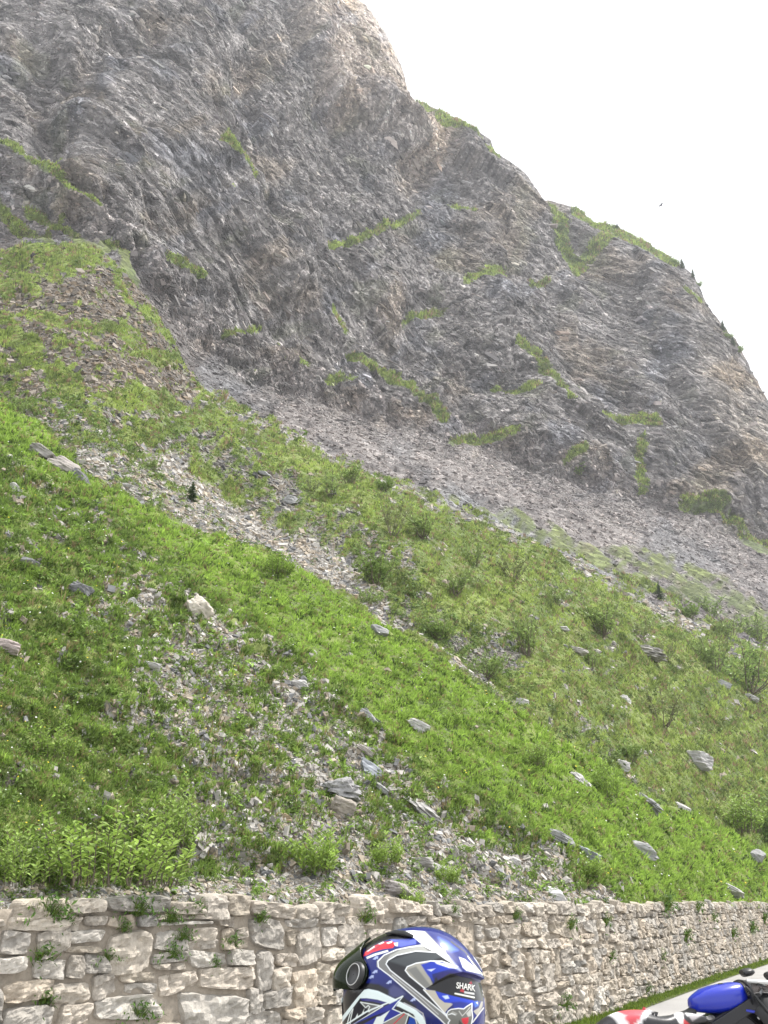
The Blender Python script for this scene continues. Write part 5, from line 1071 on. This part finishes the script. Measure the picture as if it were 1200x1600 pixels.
# intake on the crown
vent = MB(); pts = [at_px(x_, y_, .004)[0] for x_, y_ in ((604, 1461), (618, 1459.5), (632, 1461), (645, 1465.5))]
vent.tube(pts, [.002, .0045, .006, .003], 10); link('crown_vent', np_mesh('crown_vent', np.vstack(vent.V) @ HM_.T, np.vstack(vent.F), smooth=True), M_black, helm)
# maker's lettering under the spoiler lip, and a thin white bar below it
def lettering(txt, px, py, wpx, hpx, mat, ital=.15):
    cu = bpy.data.curves.new('lettering', 'FONT'); cu.body = txt; cu.align_x = 'CENTER'; cu.align_y = 'CENTER'; cu.extrude = .02; cu.shear = ital; cu.offset = .012
    ob = bpy.data.objects.new('tmp', cu); COL.objects.link(ob); dg = bpy.context.evaluated_depsgraph_get(); me = bpy.data.meshes.new_from_object(ob.evaluated_get(dg)); bpy.data.objects.remove(ob)
    V = np.array([v.co[:] for v in me.vertices]); bb = V.max(0) - V.min(0); V[:, 0] = (V[:, 0] - (V[:, 0].max() + V[:, 0].min()) / 2) / bb[0]; V[:, 1] = (V[:, 1] - (V[:, 1].max() + V[:, 1].min()) / 2) / bb[1]
    xs = np.linspace(-.5, .5, 9); P_, N_ = zip(*[at_px(px + u * wpx, py + u * wpx * .17, .0012) for u in xs]); P_ = np.array(P_); N_ = np.array(N_)
    up = unit(np.cross(N_[4], P_[-1] - P_[0])); up = up * (1 if up[2] > 0 else -1); hh = hpx * 2.2 / F
    W_ = np.stack([np.interp(V[:, 0], xs, P_[:, k]) for k in range(3)], 1) + np.outer(V[:, 1] * hh, up) + V[:, 2:3] / .02 * .0006 * N_[4]
    me.vertices.foreach_set('co', (W_ @ HM_.T).astype(np.float32).ravel()); me.update(); return link('lettering', me, mat, helm)
lettering('SHARK', 728.5, 1541.5, 30, 9, M_white)

# ================================================================== people (leathers) as single skinned bodies
def skinned(name, nodes, edges, mat, loc=(0, 0, 0), sub=2, parent=None):
    """nodes: name -> (x, y, z, radius or (rx, ry)); one continuous surface"""
    keys = list(nodes); me = bpy.data.meshes.new(name); me.from_pydata([nodes[k][:3] for k in keys], [(keys.index(a), keys.index(b)) for a, b in edges], [])
    o = link(name, me, None, parent); o.location = loc; o.modifiers.new('skin', 'SKIN').use_smooth_shade = True
    for i, k in enumerate(keys):
        r_ = nodes[k][3]; me.skin_vertices[0].data[i].radius = r_ if isinstance(r_, tuple) else (r_, r_)
    me.skin_vertices[0].data[0].use_root = True
    s = o.modifiers.new('subdivision', 'SUBSURF'); s.levels = s.render_levels = sub
    dg = bpy.context.evaluated_depsgraph_get(); m2 = bpy.data.meshes.new_from_object(o.evaluated_get(dg)); o.modifiers.clear(); o.data = m2; m2.name = name
    m2.polygons.foreach_set('use_smooth', [True] * len(m2.polygons))
    m2.materials.clear(); m2.materials.append(mat); return o
def hand(nodes, edges, pre, wrist, fwd, side, thumb, curl):
    w_ = Vector(wrist); f_ = Vector(fwd).normalized(); s_ = Vector(side).normalized(); dn = f_.cross(s_).normalized() * curl
    pc = w_ + f_ * .05; nodes[pre + 'palm'] = (*pc, (.036, .022)); edges.append((pre + 'wrist', pre + 'palm'))
    for i, (o_, l_) in enumerate(((-.030, .072), (-.010, .082), (.010, .078), (.029, .060))):
        b = pc + f_ * .042 + s_ * o_; m = b + f_ * l_ * .5 + dn * l_ * .22; t = m + f_ * l_ * .30 + dn * l_ * .45
        for nm, q, r_ in (('a', b, .0115), ('b', m, .0105), ('c', t, .009)): nodes[f'{pre}f{i}{nm}'] = (*q, r_)
        edges += [(pre + 'palm', f'{pre}f{i}a'), (f'{pre}f{i}a', f'{pre}f{i}b'), (f'{pre}f{i}b', f'{pre}f{i}c')]
    b = pc + s_ * thumb * .038 - f_ * .012; t = b + f_ * .035 + s_ * thumb * .022 + dn * .01; t2 = t + f_ * .028 + dn * .015
    for nm, q, r_ in (('ta', b, .014), ('tb', t, .012), ('tc', t2, .010)): nodes[pre + nm] = (*q, r_)
    edges += [(pre + 'palm', pre + 'ta'), (pre + 'ta', pre + 'tb'), (pre + 'tb', pre + 'tc')]
M_leather = simple('black_leather', (.018, .018, .02), .45, bump=.4, bscale=45, vary=.3)
def rider():
    hx_, hy_, hz_ = HC; f = Vector((HF[0], HF[1], 0)).normalized(); l = Vector((-f.y, f.x, 0)); o = Vector((hx_, hy_, 0)) - f * .02
    P = lambda a, b, z: tuple(o + f * a + l * b + Vector((0, 0, z))); n = {}; e = []
    n['pelvis'] = (*P(-.03, 0, .80), (.15, .11)); n['waist'] = (*P(-.02, 0, .93), (.135, .10)); n['chest'] = (*P(-.01, 0, 1.10), (.16, .115)); n['collar'] = (*P(-.02, 0, 1.20), (.12, .085)); n['neck'] = (*P(-.01, 0, 1.28), .062); n['head'] = (*P(.0, 0, hz_ - .04), .075); n['crown'] = (*P(.0, 0, hz_ + .05), .07)
    e += [('pelvis', 'waist'), ('waist', 'chest'), ('chest', 'collar'), ('collar', 'neck'), ('neck', 'head'), ('head', 'crown')]
    for s, c in ((1, 'l'), (-1, 'r')):
        n[c + 'sh'] = (*P(-.01, s * .175, 1.17), .062); n[c + 'el'] = (*P(-.04, s * .25, .91), .048); n[c + 'wrist'] = (*P(.06, s * .25, .70), .032); e += [('collar', c + 'sh'), (c + 'sh', c + 'el'), (c + 'el', c + 'wrist')]
        hand(n, e, c, n[c + 'wrist'][:3], Vector((0, 0, -1)) + f * .35, f * 1.0, 1, -s * .7)
        n[c + 'hip'] = (*P(-.02, s * .095, .76), .092); n[c + 'knee'] = (*P(.03, s * .11, .43), .062); n[c + 'ank'] = (*P(-.02, s * .12, .10), .045); n[c + 'heel'] = (*P(-.05, s * .125, .045), .04); n[c + 'toe'] = (*P(.15, s * .14, .035), .035)
        e += [('pelvis', c + 'hip'), (c + 'hip', c + 'knee'), (c + 'knee', c + 'ank'), (c + 'ank', c + 'heel'), (c + 'heel', c + 'toe')]
    b = skinned('person', n, e, M_leather); tag(b, 'rider whose head fills the blue and silver helmet, body below the picture', 'person')
rider()
# ================================================================== second rider, crouching at the blue motorcycle
BX, BY = 3.02, 10.30
bh = R(8); bc, bs = math.cos(bh), math.sin(bh)
def b2w(x, y, z): return (BX + x * bc - y * bs, BY + x * bs + y * bc, z)
def px2b(px, py, y):                                        # bike coordinates of a spot of the photograph in the plane y (left of the bike's centre line)
    dx, dy, dz = [float(q) for q in pdir(px, py)]
    # (dx k - BX, dy k - BY) . left = y
    k = (y + (-BX * bs + BY * bc)) / (-dx * bs + dy * bc); wx_, wy_ = dx * k - BX, dy * k - BY
    return wx_ * bc + wy_ * bs, CAMZ + dz * k
def crouching():
    n = {}; e = []; Y0 = -.34
    Q = lambda px, py, y, r_: (*[v for v in (px2b(px, py, y)[0], y, px2b(px, py, y)[1])], r_)
    n['pelvis'] = Q(896, 1668, Y0, (.15, .14)); n['waist'] = Q(930, 1630, Y0, (.15, .12)); n['chest'] = Q(968, 1598, Y0, (.17, .125)); n['hump'] = Q(999, 1588, Y0, (.15, .105)); n['collar'] = Q(1022, 1600, Y0 , (.10, .085)); n['neck'] = Q(1036, 1622, Y0, .062); n['head'] = Q(1052, 1646, Y0, .085); n['chin'] = Q(1058, 1666, Y0, .07)
    e += [('pelvis', 'waist'), ('waist', 'chest'), ('chest', 'hump'), ('hump', 'collar'), ('collar', 'neck'), ('neck', 'head'), ('head', 'chin')]
    n['rsh'] = Q(1016, 1603, Y0 - .17, .075); n['rel'] = Q(1040, 1604, Y0 - .22, .066); n['rfo'] = Q(1062, 1592, Y0 - .14, .058); n['rwrist'] = Q(1090, 1592, Y0 - .04, .042)
    n['lsh'] = Q(1016, 1604, Y0 + .16, .065); n['lel'] = Q(1060, 1640, Y0 + .18, .05); n['lwrist'] = Q(1105, 1640, Y0 + .12, .034)
    e += [('hump', 'rsh'), ('rsh', 'rel'), ('rel', 'rfo'), ('rfo', 'rwrist'), ('collar', 'lsh'), ('lsh', 'lel'), ('lel', 'lwrist')]
    hand(n, e, 'r', n['rwrist'][:3], (1, .15, -.05), (0, 1, .3), 1, .5); hand(n, e, 'l', n['lwrist'][:3], (1, .1, .1), (0, 1, 0), -1, .5)
    for s, c in ((1, 'l'), (-1, 'r')):
        px_, _, pz_ = n['pelvis'][:3]; n[c + 'hip'] = (px_ + .03, Y0 + s * .10, pz_ - .06, .10); n[c + 'knee'] = (px_ + .42, Y0 + s * .20, .42 if s < 0 else .36, .068); n[c + 'ank'] = (px_ + .14, Y0 + s * .16, .11, .048); n[c + 'heel'] = (px_ + .09, Y0 + s * .16, .05, .042); n[c + 'toe'] = (px_ + .30, Y0 + s * .18, .035, .036)
        e += [('pelvis', c + 'hip'), (c + 'hip', c + 'knee'), (c + 'knee', c + 'ank'), (c + 'ank', c + 'heel'), (c + 'heel', c + 'toe')]
    m = attr_mat('racing_leather', .42, .5, 40.0, .06, .25, .006)
    b = skinned('person', n, e, m, sub=3); b.location = (BX, BY, 0); b.rotation_euler = (0, 0, bh)
    V = np.array([v.co[:] for v in b.data.vertices]); W_ = np.stack(b2w(V[:, 0], V[:, 1], V[:, 2]), 1); x, y = proj(W_); x = x.astype(np.float32); y = y.astype(np.float32)
    c = np.full((len(V), 3), .02, np.float32); c[:] = (.020, .019, .022)
    def f_(poly, col, s=1.2): c[:] = lerp(c, np.array(col, np.float32), pm(x, y, poly, s)[:, None])
    f_([(955, 1590), (962, 1572), (985, 1560), (1012, 1562), (1012, 1575), (996, 1604), (984, 1604)], (.60, .075, .095)); f_([(982, 1605), (978, 1592), (965, 1584), (962, 1592), (972, 1605)], (.55, .06, .08)); f_([(946, 1580), (962, 1578), (978, 1592), (984, 1606), (972, 1604), (954, 1586)], (.75, .74, .74)); f_([(990, 1604), (1004, 1586), (1012, 1570), (1034, 1568), (1024, 1578), (1008, 1590), (998, 1606)], (.75, .74, .74))
    f_([(1050, 1578), (1058, 1568), (1066, 1582), (1072, 1604), (1064, 1604)], (.75, .74, .74)); f_([(1063, 1568), (1084, 1560), (1088, 1582), (1074, 1588)], (.75, .74, .74)); f_([(1068, 1592), (1078, 1600), (1076, 1610), (1068, 1606)], (.6, .05, .06)); f_([(1076, 1588), (1094, 1576), (1100, 1584), (1082, 1596)], (.32, .30, .31))
    a = b.data.attributes.new('Col', 'FLOAT_COLOR', 'POINT'); a.data.foreach_set('color', np.c_[c, np.ones(len(V), np.float32)].astype(np.float32).ravel())
    tag(b, 'rider in red, white and black leathers crouching low beside the blue motorcycle', 'person')
crouching()
# ================================================================== blue sports motorcycle (x forward, z up)
M_blue = simple('blue_tank_paint', (.005, .018, .34), .3, coat=.3, coatr=.05); M_dark = simple('dark_metal', (.03, .03, .033), .4, metal=.6); M_alu = simple('brushed_aluminium', (.45, .45, .44), .35, metal=.9)
M_tyre = simple('tyre_rubber', (.018, .018, .018), .85, bump=.3, bscale=60); M_seat = simple('seat_cover', (.02, .02, .022), .6); M_wplast = simple('white_fairing_paint', (.65, .65, .64), .3, coat=.6)
M_red = simple('red_lens', (.45, .02, .02), .25, coat=.5); M_orange = simple('orange_lens', (.60, .14, .02), .3, coat=.4); M_screen, _nt, _ps = new_mat('smoked_windscreen'); _ps.inputs['Base Color'].default_value = (.10, .085, .08, 1); _ps.inputs['Roughness'].default_value = .05; _ps.inputs['Alpha'].default_value = .55
bike = empty('motorcycle', (BX, BY, 0), (0, 0, bh), 'blue sports motorcycle parked on the road by the wall, facing right', 'motorcycle')
def ovals(secs, n=20, p=2.4):                               # secs: (x, half width, z low, z high)
    out = []; t = np.linspace(0, 2 * np.pi, n, endpoint=False)
    for x, hw, z_lo, z_hi in secs:
        cx, sx = np.cos(t), np.sin(t); k = (np.abs(cx) ** p + np.abs(sx) ** p) ** (-1 / p); out.append(np.c_[np.full(n, x), hw * cx * k, (z_lo + z_hi) / 2 + (z_hi - z_lo) / 2 * sx * k])
    return out
tk = [(-.275, .03, .79, .83), (-.262, .075, .755, .858), (-.23, .10, .742, .884), (-.16, .135, .735, .915), (-.07, .155, .73, .943), (.03, .16, .735, .963), (.11, .155, .75, .972), (.17, .13, .775, .968), (.205, .09, .81, .95), (.22, .04, .85, .92)]
tank = MB().loft(ovals([(x * 1.10 + .022, hw, zl, zh + (.012 if x > -.2 else 0)) for x, hw, zl, zh in tk], 24, 3.0)).obj('fuel_tank', M_blue, bike); cap = MB().loft([[(.05 + r_ * math.cos(a), r_ * math.sin(a), z) for a in np.linspace(0, 2 * np.pi, 20, endpoint=False)] for r_, z in ((.04, .95), (.04, .972), (.028, .975))]).obj('filler_cap', M_dark, tank)
MB().loft(ovals([(-.98, .03, .70, .73), (-.93, .07, .67, .735), (-.80, .10, .62, .735), (-.66, .12, .60, .73), (-.62, .11, .61, .71)])).obj('tail_fairing', M_wplast, bike)
MB().loft(ovals([(-.66, .10, .64, .72), (-.55, .13, .63, .71), (-.42, .14, .64, .72), (-.30, .11, .68, .76), (-.25, .07, .72, .79)])).obj('seat', M_seat, bike)
MB().box((-.985, 0, .71), (.02, .10, .04)).obj('tail_light', M_red, bike, bevel=.008)
fr = MB()
for s in (1, -1): fr.loft(ovals([(-.28, .022, .48, .62), (-.10, .026, .62, .74), (.12, .028, .72, .83), (.27, .025, .80, .90)])[:] if False else [[(x, s * .15 + q[1] * .02, q[0] * hh + z) for q in ((1, 1), (1, -1), (-1, -1), (-1, 1))] for x, z, hh in ((-.30, .50, .09), (-.12, .62, .07), (.10, .74, .06), (.30, .84, .06))])
fr.obj('frame', M_dark, bike, False, .008)
MB().box((.02, 0, .46), (.42, .34, .34)).box((-.02, 0, .66), (.26, .26, .16), Matrix.Rotation(R(-25), 3, 'Y')).box((.16, 0, .62), (.20, .28, .20), Matrix.Rotation(R(35), 3, 'Y')).obj('engine', M_dark, bike, False, .02)
MB().loft([[(-.06 + r_ * math.cos(a), -.172 - d_, .44 + r_ * math.sin(a)) for a in np.linspace(0, 2 * np.pi, 24, endpoint=False)] for r_, d_ in ((.10, 0), (.095, .03), (.07, .035))]).obj('clutch_cover', M_alu, bike)
# front end and cockpit
fk = MB()
for s in (1, -1): fk.tube([(.38, s * .10, .97), (.53, s * .10, .62), (.70, s * .10, .30)], [.026, .026, .030], 12)
fk.obj('front_fork', M_alu, bike)
MB().box((.37, 0, .955), (.10, .26, .03), Matrix.Rotation(R(22), 3, 'Y')).obj('triple_clamp', M_dark, bike, False, .006)
hb = MB()
hb.tube([(.22, .35, .90), (.30, .24, .925), (.36, .12, .935), (.37, 0, .94), (.36, -.12, .935), (.30, -.24, .925), (.22, -.35, .90)], [.016, .013, .013, .013, .013, .013, .016], 10)
hb.obj('handlebars', M_dark, bike)
MB().loft(ovals([(.22, .20, .80, 1.0), (.235, .22, .77, 1.005), (.30, .19, .62, .99), (.42, .20, .52, .98), (.40, .18, .54, .965)])[:2] + []).obj('dash_surround', M_black, bike)
fa = []
for x, hw, zl, zh in ((.30, .235, .50, .80), (.42, .24, .46, .93), (.60, .21, .50, .955), (.75, .14, .58, .92), (.84, .05, .66, .86)):
    t = np.linspace(R(-60), R(240), 22); fa.append([(x - .10 * math.sin(a) * (x < .5), hw * math.cos(a), (zl + zh) / 2 + (zh - zl) / 2 * math.sin(a)) for a in t])
f_o = MB().loft(fa, wrap=False, caps=False).obj('front_fairing', M_black, bike); so2 = f_o.modifiers.new('thickness', 'SOLIDIFY'); so2.thickness = .006
sc = []
for x, z, hw in ((.20, .985, .17), (.34, 1.005, .16), (.50, .99, .15), (.66, .95, .12)):
    sc.append([(x, hw * math.sin(a), z - .10 * (1 - math.cos(a)) * 1.2) for a in np.linspace(R(-80), R(80), 16)])
s_o = MB().loft(sc, wrap=False, caps=False).obj('windscreen', M_screen, bike); s2 = s_o.modifiers.new('thickness', 'SOLIDIFY'); s2.thickness = .004
rimp = np.vstack([sc[3][0:1], sc[2][0:1], sc[1][0:1], sc[0]]); MB().tube(rimp, .008, 8).obj('windscreen_edge', M_black, s_o)
MB().tube([(.19, -.17, .955), (.25, -.21, .88), (.34, -.225, .76), (.44, -.22, .64)], [.012, .012, .014, .014], 8).obj('fairing_edge', M_black, bike)
MB().tube([(.24, -.1, 1.0), (.42, -.13, .985), (.6, -.12, .955)], [.016, .018, .012], 8).obj('screen_trim', M_wplast, bike)
gz = MB(); gz.loft([[(x, r_ * math.cos(a), .90 + r_ * math.sin(a)) for a in np.linspace(0, 2 * np.pi, 20, endpoint=False)] for x, r_ in ((.46, .07), (.44, .075), (.425, .06))]); gz.obj('instrument', M_orange, bike)
MB().tube([(.30, -.13, .80), (.30, -.13, .845)], [.022, .022], 12).obj('brake_reservoir', M_wplast, bike); MB().tube([(.33, -.17, .755), (.375, -.17, .765)], [.018, .018], 12).obj('red_cap', M_red, bike); MB().tube([(.17, -.16, .765), (.25, -.17, .75)], [.014, .012], 10).obj('blue_clamp', M_blue, bike); MB().tube([(.27, -.17, .70), (.29, -.18, .715), (.31, -.18, .70)], [.016, .018, .012], 10).obj('hose_joint', M_alu, bike)
mr = MB(); mr.loft(ovals([(.36, .05, 1.02, 1.06), (.38, .075, 1.00, 1.07), (.44, .075, 1.01, 1.08), (.48, .03, 1.03, 1.06)])); mir = mr.obj('mirror', M_black, bike); mir.location = (0, -.24, .01)
MB().tube([(.52, -.14, .97), (.45, -.20, 1.03)], .008, 8).obj('mirror_stalk', M_black, mir)
mr2 = mir.copy(); COL.objects.link(mr2); mr2.location = (0, .24, .01); mr2.parent = bike
MB().loft([[(x, r_ * math.cos(a), .76 + r_ * .7 * math.sin(a)) for a in np.linspace(0, 2 * np.pi, 20, endpoint=False)] for x, r_ in ((.78, .07), (.83, .065), (.845, .03))]).obj('headlight', M_alu, bike)
def wheel(x, wdt):
    t = np.linspace(0, 2 * np.pi, 48, endpoint=False); prof = [(.225, wdt * .40), (.26, wdt * .5), (.295, wdt * .40), (.31, wdt * .15), (.31, -wdt * .15), (.295, -wdt * .40), (.26, -wdt * .5), (.225, -wdt * .40)]
    rings = np.array([[(x + r_ * math.cos(a), y_, .31 + r_ * math.sin(a)) for r_, y_ in prof] for a in t]); w_ = MB(); w_.add(rings.reshape(-1, 3), np.array([[i * 8 + j, i * 8 + (j + 1) % 8, ((i + 1) % 48) * 8 + (j + 1) % 8, ((i + 1) % 48) * 8 + j] for i in range(48) for j in range(8)])); wo = w_.obj('wheel', M_tyre, bike)
    rm = MB(); pr = [(.228, wdt * .38), (.20, wdt * .34), (.20, -wdt * .34), (.228, -wdt * .38)]; rings = np.array([[(x + r_ * math.cos(a), y_, .31 + r_ * math.sin(a)) for r_, y_ in pr] for a in t]); rm.add(rings.reshape(-1, 3), np.array([[i * 4 + j, i * 4 + (j + 1) % 4, ((i + 1) % 48) * 4 + (j + 1) % 4, ((i + 1) % 48) * 4 + j] for i in range(48) for j in range(4)]))
    for k in range(6): a = k * math.pi / 3; rm.tube([(x + .03 * math.cos(a), 0, .31 + .03 * math.sin(a)), (x + .205 * math.cos(a), 0, .31 + .205 * math.sin(a))], [.022, .016], 8)
    rm.tube([(x, -.06, .31), (x, .06, .31)], .035, 14); rm.obj('rim', M_dark, wo)
    dk = MB()
    for s in ((1, -1) if x > 0 else (-1,)): dk.loft([[(x + r_ * math.cos(a), s * (.075 + d_), .31 + r_ * math.sin(a)) for a in t] for r_, d_ in ((.10, 0), (.15, 0), (.15, .005), (.10, .005))], caps=False)
    dk.obj('brake_disc', M_alu, wo)
wheel(.72, .12); wheel(-.70, .18)
sw = MB()
for s in (1, -1): sw.tube([(-.16, s * .12, .47), (-.45, s * .125, .40), (-.72, s * .125, .31)], [.032, .030, .022], 8)
sw.obj('swingarm', M_alu, bike)
MB().tube([(.12, -.10, .30), (-.15, -.14, .27), (-.42, -.18, .40), (-.48, -.19, .44)], [.028, .028, .03, .03], 12).tube([(-.48, -.19, .44), (-.52, -.195, .465), (-.84, -.22, .62), (-.88, -.222, .635)], [.035, .058, .058, .045], 16).obj('exhaust', M_alu, bike)
st = MB().tube([(-.08, .16, .28), (-.14, .30, .012)], [.014, .014], 8).obj('side_stand', M_dark, bike)
MB().loft(ovals([(-.55, .02, .60, .62), (-.62, .11, .58, .66), (-.80, .10, .66, .72), (-.92, .08, .74, .77)])).obj('rear_hugger', M_black, bike)
# ================================================================== the one bird in the white sky
def bird():
    p = ray(1033, 321, 90); mb = MB(); mb.loft(ovals([(-.16, .01, -.01, .01), (-.08, .03, -.025, .03), (.03, .045, -.04, .04), (.11, .03, -.02, .035), (.17, .006, .0, .012)], 10))
    o = empty('bird', p, (0, R(-8), R(200)), 'tiny dark bird flying alone in the white sky', 'bird'); m = simple('dark_feathers', (.05, .045, .07), .8); mb.obj('body', m, o)
    for s in (1, -1):
        w_ = MB(); w_.loft([[(x + dx, s * y, z + dz) for dx, dz in ((.05 * k, 0), (0, .008 * k), (-.06 * k, 0), (0, -.006 * k))] for x, y, z, k in ((.03, .02, .02, 1.2), (.04, .14, .08, 1.1), (-.02, .27, .09, .7), (-.10, .36, .07, .15))]); w_.obj('wing', m, o)
bird()
